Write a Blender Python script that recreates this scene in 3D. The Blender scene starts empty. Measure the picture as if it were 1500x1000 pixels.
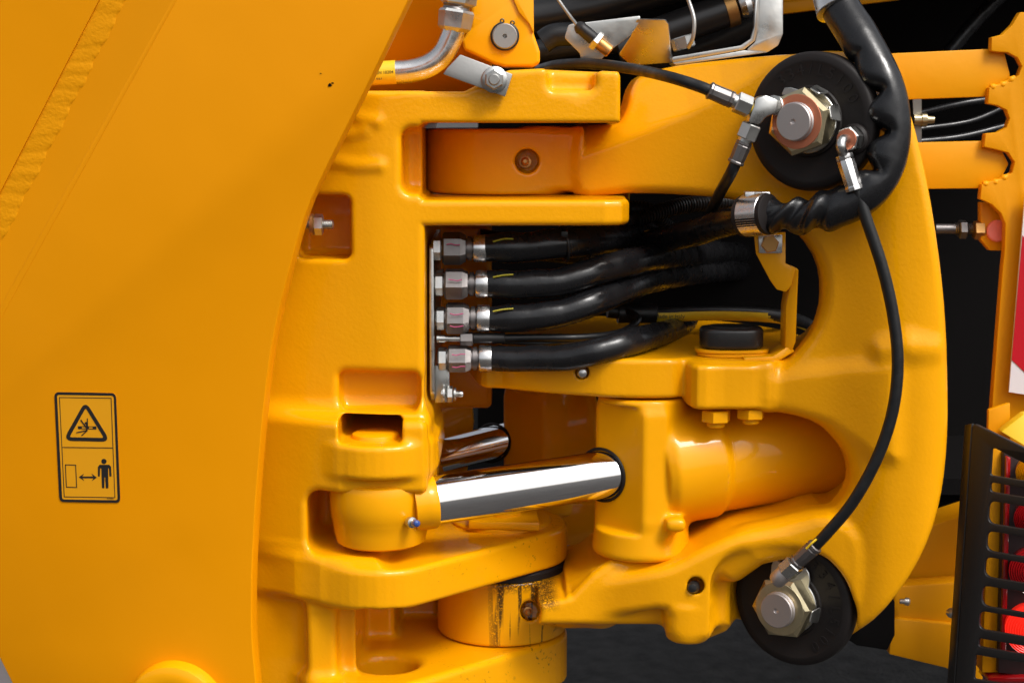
import bpy, bmesh, math, random
import numpy as np
from mathutils import Vector, Matrix, Quaternion

# ------------------------------------------------------------------ camera, world, light
SC = bpy.context.scene
COL = SC.collection
F = 2400.0                       # focal length in photo pixels (1500 px wide)
PITCH = math.radians(8.0)
DIST = 2.4
CAM = Vector((0.0, -DIST*math.cos(PITCH), DIST*math.sin(PITCH)))
FWD = Vector((0, math.cos(PITCH), -math.sin(PITCH)))
UPV = Vector((0, math.sin(PITCH), math.cos(PITCH)))

cam_data = bpy.data.cameras.new('camera')
cam_data.sensor_width = 36.0
cam_data.lens = F/1500*36
cam_data.clip_start = 0.05
cam_data.clip_end = 2000
cam_data.dof.use_dof = True
cam_data.dof.focus_distance = 2.38
cam_data.dof.aperture_fstop = 7.0
cam = bpy.data.objects.new('camera', cam_data)
COL.objects.link(cam)
cam.location = CAM
cam.rotation_euler = (math.pi/2 - PITCH, 0, 0)
SC.camera = cam

SUN_ELEV, SUN_AZ = math.radians(51), math.radians(138)   # behind the camera, to the right
world = bpy.data.worlds.new('World'); SC.world = world; world.use_nodes = True
wn = world.node_tree.nodes; wl = world.node_tree.links
for n in list(wn): wn.remove(n)
sky = wn.new('ShaderNodeTexSky'); sky.sky_type = 'NISHITA'; sky.sun_disc = False
sky.sun_elevation = SUN_ELEV; sky.sun_rotation = SUN_AZ
sky.dust_density = 6.0; sky.air_density = 1.0; sky.ozone_density = 1.0
hsv = wn.new('ShaderNodeHueSaturation'); hsv.inputs['Saturation'].default_value = 0.25
bg = wn.new('ShaderNodeBackground'); bg.inputs['Strength'].default_value = 0.16
wo = wn.new('ShaderNodeOutputWorld')
wl.new(sky.outputs[0], hsv.inputs['Color']); wl.new(hsv.outputs[0], bg.inputs[0]); wl.new(bg.outputs[0], wo.inputs[0])

sun_d = bpy.data.lights.new('sun', 'SUN'); sun_d.energy = 1.9; sun_d.angle = math.radians(17); sun_d.color = (1.0, 0.965, 0.92)
sun = bpy.data.objects.new('sun', sun_d); COL.objects.link(sun)
sdir = Vector((math.sin(SUN_AZ)*math.cos(SUN_ELEV), math.cos(SUN_AZ)*math.cos(SUN_ELEV), math.sin(SUN_ELEV)))
sun.rotation_euler = sdir.to_track_quat('Z', 'Y').to_euler()
sun.location = sdir*8

SC.view_settings.view_transform = 'Standard'
SC.view_settings.look = 'None'
SC.view_settings.exposure = 0.16
SC.view_settings.gamma = 1.0
SC.cycles.max_bounces = 8
SC.render.film_transparent = False

# ------------------------------------------------------------------ pixel <-> place
def P(u, v, Y=0.0):
    d = FWD + Vector(((u-750)/F, 0, 0)) + UPV*((500-v)/F)
    return CAM + d*((Y-CAM.y)/d.y)
def PX(n, Y=0.0):                # n photo pixels in metres at depth Y
    return n*(Y-CAM.y)/F/math.cos(PITCH)
ZC = CAM.z
def ray_plane(u, v, o, n, k=0.0):   # point of the plane (o, n) seen at pixel u,v, lifted k along n
    d = FWD + Vector(((u-750)/F, 0, 0)) + UPV*((500-v)/F)
    return CAM + d*((Vector(o)-CAM).dot(n)/d.dot(n)) + Vector(n)*k

# ------------------------------------------------------------------ materials
def mat(name, col, rough=.5, metal=0.0, spec=.5, coat=0.0, coat_rough=.1, bump=None, vary=0.0, vscale=8.0, rvary=0.0, emit=None):
    m = bpy.data.materials.new(name); m.use_nodes = True
    nt = m.node_tree; b = nt.nodes['Principled BSDF']
    b.inputs['Base Color'].default_value = (*col, 1)
    b.inputs['Roughness'].default_value = rough
    b.inputs['Metallic'].default_value = metal
    b.inputs['Specular IOR Level'].default_value = spec
    b.inputs['Coat Weight'].default_value = coat
    b.inputs['Coat Roughness'].default_value = coat_rough
    geo = nt.nodes.new('ShaderNodeNewGeometry')
    if emit:
        b.inputs['Emission Color'].default_value = (*emit[0], 1); b.inputs['Emission Strength'].default_value = emit[1]
    if vary or rvary:
        n = nt.nodes.new('ShaderNodeTexNoise'); n.inputs['Scale'].default_value = vscale; n.inputs['Detail'].default_value = 5
        nt.links.new(geo.outputs['Position'], n.inputs['Vector'])
        if vary:
            mx = nt.nodes.new('ShaderNodeMix'); mx.data_type = 'RGBA'
            mx.inputs[6].default_value = (*[c*(1-vary) for c in col], 1); mx.inputs[7].default_value = (*[min(1, c*(1+vary)) for c in col], 1)
            nt.links.new(n.outputs[0], mx.inputs[0]); nt.links.new(mx.outputs[2], b.inputs['Base Color'])
        if rvary:
            mr = nt.nodes.new('ShaderNodeMapRange'); mr.inputs[1].default_value = .3; mr.inputs[2].default_value = .7
            mr.inputs[3].default_value = max(0, rough-rvary); mr.inputs[4].default_value = rough+rvary
            nt.links.new(n.outputs[0], mr.inputs[0]); nt.links.new(mr.outputs[0], b.inputs['Roughness'])
    if bump:
        prev = None
        for (scale, dist, detail) in bump:
            n = nt.nodes.new('ShaderNodeTexNoise'); n.inputs['Scale'].default_value = scale; n.inputs['Detail'].default_value = detail
            nt.links.new(geo.outputs['Position'], n.inputs['Vector'])
            bp = nt.nodes.new('ShaderNodeBump'); bp.inputs['Strength'].default_value = 1.0; bp.inputs['Distance'].default_value = dist
            nt.links.new(n.outputs[0], bp.inputs['Height'])
            if prev: nt.links.new(prev.outputs[0], bp.inputs['Normal'])
            prev = bp
        nt.links.new(prev.outputs[0], b.inputs['Normal'])
        if coat: nt.links.new(prev.outputs[0], b.inputs['Coat Normal'])
    return m

YEL = (0.78, 0.328, 0.0)
M = {}
M['cast'] = mat('yellow_cast_paint', YEL, rough=.55, spec=.06, coat=.55, coat_rough=.03, bump=[(28, .0005, 2), (210, .00030, 3)], vary=.05, vscale=6, rvary=.06)
M['smooth'] = mat('yellow_smooth_paint', YEL, rough=.45, spec=.1, coat=.4, coat_rough=.07, bump=[(22, .0006, 1)], vary=.03, vscale=5)
M['plate'] = mat('yellow_plate_paint', (0.74, 0.272, 0.0), rough=.45, spec=.12, coat=.04, coat_rough=.12, bump=[(9, .0010, 1), (320, .00007, 2)], vary=.04, vscale=3.5, rvary=.08)
M['weld'] = mat('yellow_weld_paint', (0.74, 0.288, 0.001), rough=.5, spec=.15, bump=[(220, .0006, 2)])
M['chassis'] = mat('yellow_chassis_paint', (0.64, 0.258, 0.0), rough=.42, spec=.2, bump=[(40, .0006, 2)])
M['sticker'] = mat('sticker_yellow', (0.72, 0.31, 0.004), rough=.35, spec=.5)
M['print'] = mat('black_print', (0.012, 0.010, 0.009), rough=.45)
M['rubber'] = mat('black_rubber', (0.011, 0.0085, 0.008), rough=.55, spec=.26, bump=[(400, .0001, 2)])
M['hose'] = mat('black_hose', (0.008, 0.008, 0.0085), rough=.42, spec=.4, bump=[(260, .0002, 2)], rvary=.12, vscale=60)
M['sleeve'] = mat('black_sleeve', (0.008, 0.008, 0.009), rough=.27, spec=.42, bump=[(26, .0013, 2), (300, .0001, 2)], rvary=.10, vscale=35)
M['black'] = mat('black_coat', (0.012, 0.011, 0.011), rough=.42, spec=.5, bump=[(300, .0001, 2)])
M['dark'] = mat('black_parts_and_shade', (0.005, 0.0045, 0.0045), rough=.85, spec=.05)  # near-black: interior shade painted on the backing sheets, also chips and small parts
M['cap'] = mat('black_plastic', (0.013, 0.012, 0.012), rough=.33)
M['chrome'] = mat('chrome_rod', (0.86, 0.86, 0.87), rough=.07, metal=1.0, bump=[(60, .00003, 1)])
M['zinc'] = mat('zinc_plate', (0.52, 0.52, 0.50), rough=.33, metal=1.0, bump=[(90, .0002, 2)], rvary=.1, vscale=40)
M['steel'] = mat('bright_steel', (0.66, 0.65, 0.64), rough=.27, metal=1.0, rvary=.08, vscale=60, bump=[(120, .0001, 2)])
M['dullsteel'] = mat('dull_steel', (0.20, 0.185, 0.18), rough=.45, metal=1.0, rvary=.08, vscale=50, bump=[(140, .0002, 2)])
M['passivate'] = mat('yellow_zinc_nut', (0.62, 0.53, 0.33), rough=.34, metal=1.0, vary=.25, vscale=45, bump=[(160, .0002, 2)])
M['boltend'] = mat('machined_bolt_end', (0.55, 0.50, 0.48), rough=.48, metal=1.0)
M['orange'] = mat('orange_reflection_tint', (0.56, 0.19, 0.10), rough=.45, metal=.6, vary=.15, vscale=60)  # reflected orange put into the metal colour of the nut faces
M['grey'] = mat('grey_steel_face', (0.36, 0.355, 0.34), rough=.45, metal=.85, bump=[(200, .0001, 2)])
M['pink'] = mat('pink_marker', (0.42, 0.05, 0.16), rough=.6)
M['ymark'] = mat('yellow_marker', (0.34, 0.29, 0.01), rough=.6)
M['red'] = mat('red_reflective', (0.42, 0.004, 0.012), rough=.3)
M['white'] = mat('white_reflective', (0.62, 0.58, 0.60), rough=.35)
M['pinkcap'] = mat('pink_plug', (0.75, 0.19, 0.15), rough=.5, vary=.15, vscale=50)
M['bronze'] = mat('bronze_nut', (0.45, 0.24, 0.08), rough=.4, metal=.9)
M['tape'] = mat('yellow_tape', (0.72, 0.47, 0.01), rough=.45)
M['blue'] = mat('blue_cap', (0.02, 0.06, 0.25), rough=.4)
M['housing'] = mat('lamp_housing', (0.05, 0.03, 0.03), rough=.5)

# ------------------------------------------------------------------ object helpers
def tag(o, label, cat, group=None, kind=None):
    if label: o['label'] = label
    if cat: o['category'] = cat
    if group: o['group'] = group
    if kind: o['kind'] = kind
    return o
def thing(name, label, cat, loc, group=None):
    o = bpy.data.objects.new(name, None); COL.objects.link(o)
    o.empty_display_size = .05
    o.location = loc
    o['_root'] = 1
    return tag(o, label, cat, group)
def root_loc(o):
    while o.parent: o = o.parent
    return Vector(o.location)
def finish(me, sharp=35):
    me.polygons.foreach_set('use_smooth', np.ones(len(me.polygons), dtype=bool))
    if sharp is not None and hasattr(me, 'set_sharp_from_angle'):
        me.set_sharp_from_angle(angle=math.radians(sharp))
def link(name, me, material, parent=None, sharp=35):
    if parent is not None:
        me.transform(Matrix.Translation(-root_loc(parent)))
    me.materials.clear(); me.materials.append(material if not isinstance(material, str) else M[material])
    finish(me, sharp)
    o = bpy.data.objects.new(name, me); COL.objects.link(o)
    if parent is not None: o.parent = parent
    return o

class MB:
    def __init__(s): s.v = []; s.f = []
    def add(s, v, f):
        n = len(s.v); s.v += [tuple(p) for p in v]; s.f += [tuple(i+n for i in q) for q in f]; return s
    def build(s, name, material, parent=None, sharp=35):
        me = bpy.data.meshes.new(name); me.from_pydata(s.v, [], s.f); me.update()
        bm = bmesh.new(); bm.from_mesh(me); bmesh.ops.recalc_face_normals(bm, faces=bm.faces); bm.to_mesh(me); bm.free()
        return link(name, me, material, parent, sharp)

def basis(d):
    d = Vector(d).normalized()
    a = Vector((0, 0, 1)) if abs(d.z) < .9 else Vector((1, 0, 0))
    x = a.cross(d).normalized(); y = d.cross(x)
    return x, y, d
def lathe(p0, d, prof, n=32, phase=0.0):
    x, y, d = basis(d); p0 = Vector(p0); v = []; f = []
    for t, r in prof:
        for i in range(n):
            a = phase + 2*math.pi*i/n
            v.append(p0 + d*t + (x*math.cos(a) + y*math.sin(a))*r)
    for k in range(len(prof)-1):
        for i in range(n):
            j = (i+1) % n
            f.append((k*n+i, k*n+j, (k+1)*n+j, (k+1)*n+i))
    f.append(tuple(range(n-1, -1, -1))); f.append(tuple((len(prof)-1)*n+i for i in range(n)))
    return v, f
def Lathe(name, p0, d, prof, m, parent, n=32, phase=0.0, sharp=35):
    return MB().add(*lathe(p0, d, prof, n, phase)).build(name, m, parent, sharp)
def rcyl(L, r, b):                # rounded cylinder profile
    return [(0, r-b), (b*.3, r-b*.3), (b, r), (L-b, r), (L-b*.3, r-b*.3), (L, r-b)]
def hexnut(L, r, c=.12):          # hex prism with turned corners: r = across corners / 2
    return [(0, r*(1-c)), (r*c*.8, r), (L-r*c*.8, r), (L, r*(1-c))]

def spline(pts, per=10, closed=False):
    pts = [Vector(p) for p in pts]; n = len(pts); out = []
    rng = range(n) if closed else range(n-1)
    for i in rng:
        if closed: a, b, c, d = pts[i-1], pts[i], pts[(i+1) % n], pts[(i+2) % n]
        else:
            b, c = pts[i], pts[i+1]
            a = pts[i-1] if i > 0 else b*2-c
            d = pts[i+2] if i+2 < n else c*2-b
        for k in range(per):
            t = k/per
            out.append(.5*((2*b) + (c-a)*t + (2*a-5*b+4*c-d)*t*t + (3*b-a-3*c+d)*t**3))
    if not closed: out.append(pts[-1])
    return out
def tube(path, rad, n=16):
    path = [Vector(p) for p in path]; v = []; f = []
    N = len(path); T = []
    for i in range(N):
        T.append((path[min(i+1, N-1)]-path[max(i-1, 0)]).normalized())
    x, y, _ = basis(T[0]); s = 0
    for i in range(N):
        if i:
            q = T[i-1].rotation_difference(T[i]); x = q @ x; x = (x - T[i]*x.dot(T[i])).normalized(); s += (path[i]-path[i-1]).length
        y = T[i].cross(x)
        for k in range(n):
            a = 2*math.pi*k/n
            dv = x*math.cos(a)+y*math.sin(a)
            r = rad(s, dv, i/(N-1)) if callable(rad) else rad
            v.append(path[i] + dv*r)
    for i in range(N-1):
        for k in range(n):
            j = (k+1) % n
            f.append((i*n+k, i*n+j, (i+1)*n+j, (i+1)*n+k))
    f.append(tuple(range(n-1, -1, -1))); f.append(tuple((N-1)*n+k for k in range(n)))
    return v, f
def Tube(name, path, rad, m, parent, n=16, per=10, sharp=40):
    return MB().add(*tube(spline(path, per), rad, n)).build(name, m, parent, sharp)
def PP(lst): return [P(*q) for q in lst]

def prism(name, pts, ext, m, parent, bevel=0.0, seg=2, sharp=35):
    """outline of 3-D points pushed along ext, edges bevelled"""
    bm = bmesh.new(); ext = Vector(ext)
    a = [bm.verts.new(p) for p in pts]; b = [bm.verts.new(Vector(p)+ext) for p in pts]
    bm.faces.new(a); bm.faces.new(b[::-1])
    for i in range(len(pts)):
        j = (i+1) % len(pts); bm.faces.new((a[i], b[i], b[j], a[j]))
    bmesh.ops.recalc_face_normals(bm, faces=bm.faces)
    if bevel:
        es = [e for e in bm.edges if len(e.link_faces) == 2 and e.calc_face_angle() > .5]
        bmesh.ops.bevel(bm, geom=es, offset=bevel, segments=seg, affect='EDGES', profile=.5, clamp_overlap=True)
    me = bpy.data.meshes.new(name); bm.to_mesh(me); bm.free()
    return link(name, me, m, parent, sharp)
def box(name, lo, hi, m, parent, bevel=.003):
    (x0, y0, z0), (x1, y1, z1) = lo, hi
    return prism(name, [(x0, y0, z0), (x1, y0, z0), (x1, y0, z1), (x0, y0, z1)], (0, y1-y0, 0), m, parent, bevel)

def plane_of(pts):
    o = pts[0]; n = Vector((0, 0, 0))
    for i in range(1, len(pts)-1): n += (pts[i]-o).cross(pts[i+1]-o)
    n.normalize()
    x = Vector((1, 0, 0)); x = (x - n*x.dot(n)).normalized(); y = n.cross(x)
    return o, x, y, n
def plate(name, loops, thick, m, parent, bevel=0.0, plane=None, sharp=30, seg=2):
    """flat sheet with holes: loops of 3-D points (first the outline, then holes), front face on the points, thickness behind"""
    o, x, y, n = plane or plane_of(loops[0])
    if n.y > 0: n = -n; y = -y
    cu = bpy.data.curves.new('tmp', 'CURVE'); cu.dimensions = '2D'; cu.fill_mode = 'BOTH'
    cu.extrude = max(0, thick/2-bevel); cu.bevel_depth = bevel; cu.offset = -bevel; cu.bevel_resolution = seg
    for lp in loops:
        s = cu.splines.new('POLY'); s.points.add(len(lp)-1); s.use_cyclic_u = True
        for i, p in enumerate(lp):
            d = Vector(p)-o; s.points[i].co = (d.dot(x), d.dot(y), 0, 1)
    return from_curve(name, cu, Matrix((( x.x, y.x, n.x, 0), (x.y, y.y, n.y, 0), (x.z, y.z, n.z, 0), (0, 0, 0, 1))), o - n*thick/2, m, parent, sharp)
def from_curve(name, cu, rot, org, m, parent, sharp=30):
    ob = bpy.data.objects.new('tmp', cu); COL.objects.link(ob)
    dg = bpy.context.evaluated_depsgraph_get(); dg.update()
    me = bpy.data.meshes.new_from_object(ob.evaluated_get(dg)); me.name = name
    bpy.data.objects.remove(ob); bpy.data.curves.remove(cu)
    me.transform(rot); me.transform(Matrix.Translation(org))
    bm = bmesh.new(); bm.from_mesh(me); bmesh.ops.remove_doubles(bm, verts=bm.verts, dist=1e-6); bmesh.ops.recalc_face_normals(bm, faces=bm.faces); bm.to_mesh(me); bm.free()
    return link(name, me, m, parent, sharp)
def text(name, s, size, org, xdir, ydir, m, parent, thick=.0004, align='CENTER', bold=0.0):
    cu = bpy.data.curves.new('tmp', 'FONT'); cu.body = s; cu.size = size; cu.extrude = thick; cu.align_x = align; cu.align_y = 'CENTER'; cu.offset = bold
    cu.resolution_u = 3
    x = Vector(xdir).normalized(); y = Vector(ydir); y = (y-x*y.dot(x)).normalized(); n = x.cross(y)
    return from_curve(name, cu, Matrix(((x.x, y.x, n.x, 0), (x.y, y.y, n.y, 0), (x.z, y.z, n.z, 0), (0, 0, 0, 1))), Vector(org), m, parent)
def roundpoly(pts, r, n=6):
    """2-D/3-D polygon with corners rounded by radius r (number or list)"""
    pts = [Vector(p) for p in pts]; out = []
    for i, p in enumerate(pts):
        rr = r[i] if isinstance(r, (list, tuple)) else r
        a = pts[i-1]-p; b = pts[(i+1) % len(pts)]-p
        if rr <= 0: out.append(p); continue
        la, lb = a.length, b.length; a.normalize(); b.normalize()
        ang = a.angle(b); t = min(rr/math.tan(ang/2), la*.49, lb*.49)
        for k in range(n+1):
            s = k/n; q0 = p+a*t; q1 = p+b*t
            out.append(q0*(1-s)**2 + p*2*s*(1-s) + q1*s*s)
    return out
def ring2(u, v, r, n=40, ry=None):
    return [(u+r*math.cos(2*math.pi*i/n), v+(ry or r)*math.sin(2*math.pi*i/n)) for i in range(n)]

# ------------------------------------------------------------------ distance-field castings (cast iron with fillets)
class Vol:
    def __init__(s, lo, hi, h):
        s.h = h; s.lo = np.array(lo, dtype=np.float64)
        s.n = [int(math.ceil((hi[i]-lo[i])/h))+1 for i in range(3)]
        s.ax = [(lo[i]+h*np.arange(s.n[i])).astype(np.float32) for i in range(3)]
        s.D = np.full(s.n, 1.0, dtype=np.float32)
    def apply(s, prim, k=0.0, cut=False):
        fn, lo, hi = prim
        pad = k+4*s.h
        sl = []
        for i in range(3):
            a = max(0, int((lo[i]-pad-s.lo[i])/s.h)); b = min(s.n[i], int((hi[i]+pad-s.lo[i])/s.h)+2)
            if b <= a: return s
            sl.append(slice(a, b))
        X = s.ax[0][sl[0]][:, None, None]; Y = s.ax[1][sl[1]][None, :, None]; Z = s.ax[2][sl[2]][None, None, :]
        d = fn(X, Y, Z).astype(np.float32); A = s.D[tuple(sl)]
        if cut:
            d = -d; R = np.maximum(A, d)
            if k > 0:
                h = np.maximum(k-np.abs(A-d), 0)/k; R = R + h*h*k*.25
        else:
            R = np.minimum(A, d)
            if k > 0:
                h = np.maximum(k-np.abs(A-d), 0)/k; R = R - h*h*k*.25
        s.D[tuple(sl)] = R
        return s
    def add(s, prim, k=0.0): return s.apply(prim, k)
    def cut(s, prim, k=0.0): return s.apply(prim, k, True)
    def mesh(s, name):
        D = s.D; D[0] = D[-1] = 1; D[:, 0] = D[:, -1] = 1; D[:, :, 0] = D[:, :, -1] = 1
        I = D < 0; nx, ny, nz = D.shape
        cnt = np.zeros((nx-1, ny-1, nz-1), dtype=np.int8)
        offs = [(a, b, c) for a in (0, 1) for b in (0, 1) for c in (0, 1)]
        for a, b, c in offs: cnt += I[a:nx-1+a, b:ny-1+b, c:nz-1+c]
        act = (cnt > 0) & (cnt < 8)
        ci = np.argwhere(act); N = len(ci)
        idx = np.full(cnt.shape, -1, dtype=np.int32); idx[act] = np.arange(N)
        V = np.stack([D[ci[:, 0]+a, ci[:, 1]+b, ci[:, 2]+c] for a, b, c in offs], 1).astype(np.float64)
        V = np.clip(V, -3*s.h, 3*s.h)
        O = np.array(offs, dtype=np.float64); acc = np.zeros((N, 3)); w = np.zeros((N, 1))
        for p in range(8):
            for q in range(p+1, 8):
                if np.abs(O[p]-O[q]).sum() != 1: continue
                cr = (V[:, p] < 0) != (V[:, q] < 0)
                t = np.where(cr, V[:, p]/np.where(cr, V[:, p]-V[:, q], 1), 0)[:, None]
                acc += np.where(cr[:, None], O[p]+(O[q]-O[p])*t, 0); w += cr[:, None]
        co = (ci+acc/w)*s.h + s.lo
        quads = []
        for ax in range(3):
            A = [slice(None)]*3; B = [slice(None)]*3; A[ax] = slice(0, -1); B[ax] = slice(1, None)
            e = I[tuple(A)] != I[tuple(B)]
            k = np.argwhere(e)
            o1, o2 = [i for i in range(3) if i != ax]
            k = k[(k[:, o1] > 0) & (k[:, o2] > 0)]
            k = k[(k[:, o1] < D.shape[o1]-1) & (k[:, o2] < D.shape[o2]-1)]
            ins = I[k[:, 0], k[:, 1], k[:, 2]]
            def g(d1, d2):
                m = k.copy(); m[:, o1] -= d1; m[:, o2] -= d2; return idx[m[:, 0], m[:, 1], m[:, 2]]
            Q = np.stack([g(1, 1), g(0, 1), g(0, 0), g(1, 0)], 1)
            flip = ins if ax != 1 else ~ins
            Q[~flip] = Q[~flip][:, ::-1]
            quads.append(Q)
        Q = np.concatenate(quads); Q = Q[(Q >= 0).all(1)]
        # two light relaxation passes along the surface take the stair-steps off
        for lam in (.5, -.3):
            a2 = np.zeros_like(co); wn_ = np.zeros((N, 1))
            for i in range(4):
                j = Q[:, (i+1) % 4]; np.add.at(a2, Q[:, i], co[j]); np.add.at(wn_, Q[:, i], 1)
            co = co + lam*(a2/np.maximum(wn_, 1)-co)
        me = bpy.data.meshes.new(name)
        me.vertices.add(N); me.vertices.foreach_set('co', co.astype(np.float32).ravel())
        me.loops.add(len(Q)*4); me.loops.foreach_set('vertex_index', Q.astype(np.int32).ravel())
        me.polygons.add(len(Q)); me.polygons.foreach_set('loop_start', np.arange(0, len(Q)*4, 4, dtype=np.int32))
        me.update(calc_edges=True)
        return me

def sbox(lo, hi, r=0.0):
    lo = np.minimum(lo, hi) if False else lo
    c = [(lo[i]+hi[i])/2 for i in range(3)]; b = [max(abs(hi[i]-lo[i])/2-r, 1e-4) for i in range(3)]
    def fn(X, Y, Z):
        qx = np.abs(X-c[0])-b[0]; qy = np.abs(Y-c[1])-b[1]; qz = np.abs(Z-c[2])-b[2]
        return np.sqrt(np.maximum(qx, 0)**2+np.maximum(qy, 0)**2+np.maximum(qz, 0)**2)+np.minimum(np.maximum(qx, np.maximum(qy, qz)), 0)-r
    return fn, [min(lo[i], hi[i]) for i in range(3)], [max(lo[i], hi[i]) for i in range(3)]
def poly_sd(px, A, B):
    """signed distance to polygon px (list of 2-D) at the outer grid A x B"""
    P_ = np.array([(p[0], p[1]) for p in px], dtype=np.float32); n = len(P_)
    d = np.full(np.broadcast(A, B).shape, 1e9, dtype=np.float32); ins = np.zeros(d.shape, dtype=bool)
    for i in range(n):
        a = P_[i]; b = P_[(i+1) % n]; e = b-a; L = float(e@e)+1e-12
        wx = A-a[0]; wy = B-a[1]
        t = np.clip((wx*e[0]+wy*e[1])/L, 0, 1)
        d = np.minimum(d, (wx-e[0]*t)**2+(wy-e[1]*t)**2)
        if abs(e[1]) > 1e-9:
            c = ((a[1] <= B) & (b[1] > B)) | ((b[1] <= B) & (a[1] > B))
            ins ^= c & (A < a[0]+(B-a[1])*e[0]/e[1])
    d = np.sqrt(d)
    return np.where(ins, -d, d)
def extr(d2, w, r):
    a = d2+r; b = w+r
    return np.minimum(np.maximum(a, b), 0)+np.sqrt(np.maximum(a, 0)**2+np.maximum(b, 0)**2)-r
def sprism_y(poly, y0, y1, r=0.0, shear=None):
    """outline in x,z; runs y0..y1 (both may follow shear(x))"""
    xs = [p[0] for p in poly]; zs = [p[1] for p in poly]; yc = (y0+y1)/2; hy = (y1-y0)/2
    sh = [0.0]
    if shear is not None: sh = [float(shear(np.array([x]))[0]) for x in np.linspace(min(xs), max(xs), 20)]
    def fn(X, Y, Z):
        d2 = poly_sd(poly, X, Z); yo = shear(X) if shear is not None else 0.0
        return extr(d2, np.abs(Y-yo-yc)-hy, r)
    return fn, [min(xs), y0+min(sh), min(zs)], [max(xs), y1+max(sh), max(zs)]
def sprism_z(poly, z0, z1, r=0.0):
    xs = [p[0] for p in poly]; ys = [p[1] for p in poly]
    def fn(X, Y, Z): return extr(poly_sd(poly, X, Y), np.abs(Z-(z0+z1)/2)-(z1-z0)/2, r)
    return fn, [min(xs), min(ys), z0], [max(xs), max(ys), z1]
def scyl(p0, p1, r0, r1=None, rr=0.0):
    """round bar p0->p1, radius r0 -> r1"""
    p0 = np.array(p0, dtype=np.float64); p1 = np.array(p1, dtype=np.float64); d = p1-p0; L = float(np.sqrt(d@d)); d = d/L
    r1 = r0 if r1 is None else r1; R = max(r0, r1)
    def fn(X, Y, Z):
        wx = X-p0[0]; wy = Y-p0[1]; wz = Z-p0[2]
        t = wx*d[0]+wy*d[1]+wz*d[2]
        rad = np.sqrt(np.maximum((wx-t*d[0])**2+(wy-t*d[1])**2+(wz-t*d[2])**2, 0))
        return extr(rad-(r0+(r1-r0)*np.clip(t/L, 0, 1)), np.abs(t-L/2)-L/2, rr)
    return fn, [min(p0[i], p1[i])-R for i in range(3)], [max(p0[i], p1[i])+R for i in range(3)]
def scaps(pts, rads):
    """chain of tapered capsules"""
    pts = [np.array(p, dtype=np.float64) for p in pts]; R = max(rads)
    def fn(X, Y, Z):
        best = None
        for a, b, ra, rb in zip(pts, pts[1:], rads, rads[1:]):
            e = b-a; L = float(e@e)
            t = np.clip(((X-a[0])*e[0]+(Y-a[1])*e[1]+(Z-a[2])*e[2])/L, 0, 1)
            d = np.sqrt((X-a[0]-t*e[0])**2+(Y-a[1]-t*e[1])**2+(Z-a[2]-t*e[2])**2)-(ra+(rb-ra)*t)
            best = d if best is None else np.minimum(best, d)
        return best
    return fn, [min(p[i] for p in pts)-R for i in range(3)], [max(p[i] for p in pts)+R for i in range(3)]
def half(p, n, lo, hi):
    """half space beyond point p along n, inside a bounding box"""
    p = np.array(p, dtype=np.float64); n = np.array(n, dtype=np.float64); n = n/np.sqrt(n@n)
    def fn(X, Y, Z): return -((X-p[0])*n[0]+(Y-p[1])*n[1]+(Z-p[2])*n[2])
    return fn, lo, hi
def XZ(lst, Y=0.0): return [(lambda q: (q.x, q.z))(P(u, v, Y)) for u, v in lst]
def hull2(pts):
    pts = sorted(set((round(float(a), 6), round(float(b), 6)) for a, b in pts))
    def half_(it):
        o = []
        for p in it:
            while len(o) > 1 and (o[-1][0]-o[-2][0])*(p[1]-o[-2][1])-(o[-1][1]-o[-2][1])*(p[0]-o[-2][0]) <= 0: o.pop()
            o.append(p)
        return o[:-1]
    return half_(pts)+half_(pts[::-1])
def circ(x, y, r, n=40): return [(x+r*math.cos(2*math.pi*i/n), y+r*math.sin(2*math.pi*i/n)) for i in range(n)]

# ------------------------------------------------------------------ ground
GZ = -1.12
def ground_mat():
    m = mat('asphalt', (0.055, 0.052, 0.05), rough=.9, spec=.2, vary=.75, vscale=18.0, bump=[(90, .010, 4), (14, .012, 2)])
    return m
me = bpy.data.meshes.new('ground'); s_ = 400
me.from_pydata([(-s_, -s_, GZ), (s_, -s_, GZ), (s_, s_, GZ), (-s_, s_, GZ)], [], [(0, 1, 2, 3)])
tag(link('ground', me, ground_mat()), None, None, kind='structure')

# ------------------------------------------------------------------ front frame: side plate + forked casting
HX, HY = -0.0166, 0.205            # articulation axis (vertical)
VH = .0023
front = thing('front_frame', 'yellow front frame with large flat side plate and forked cast lugs on the left', 'machine frame', (-.25, .2, GZ))

def X(u, Y=0., v=500): return P(u, v, Y).x
def Z(v, Y=0.): return P(750, v, Y).z

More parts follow.
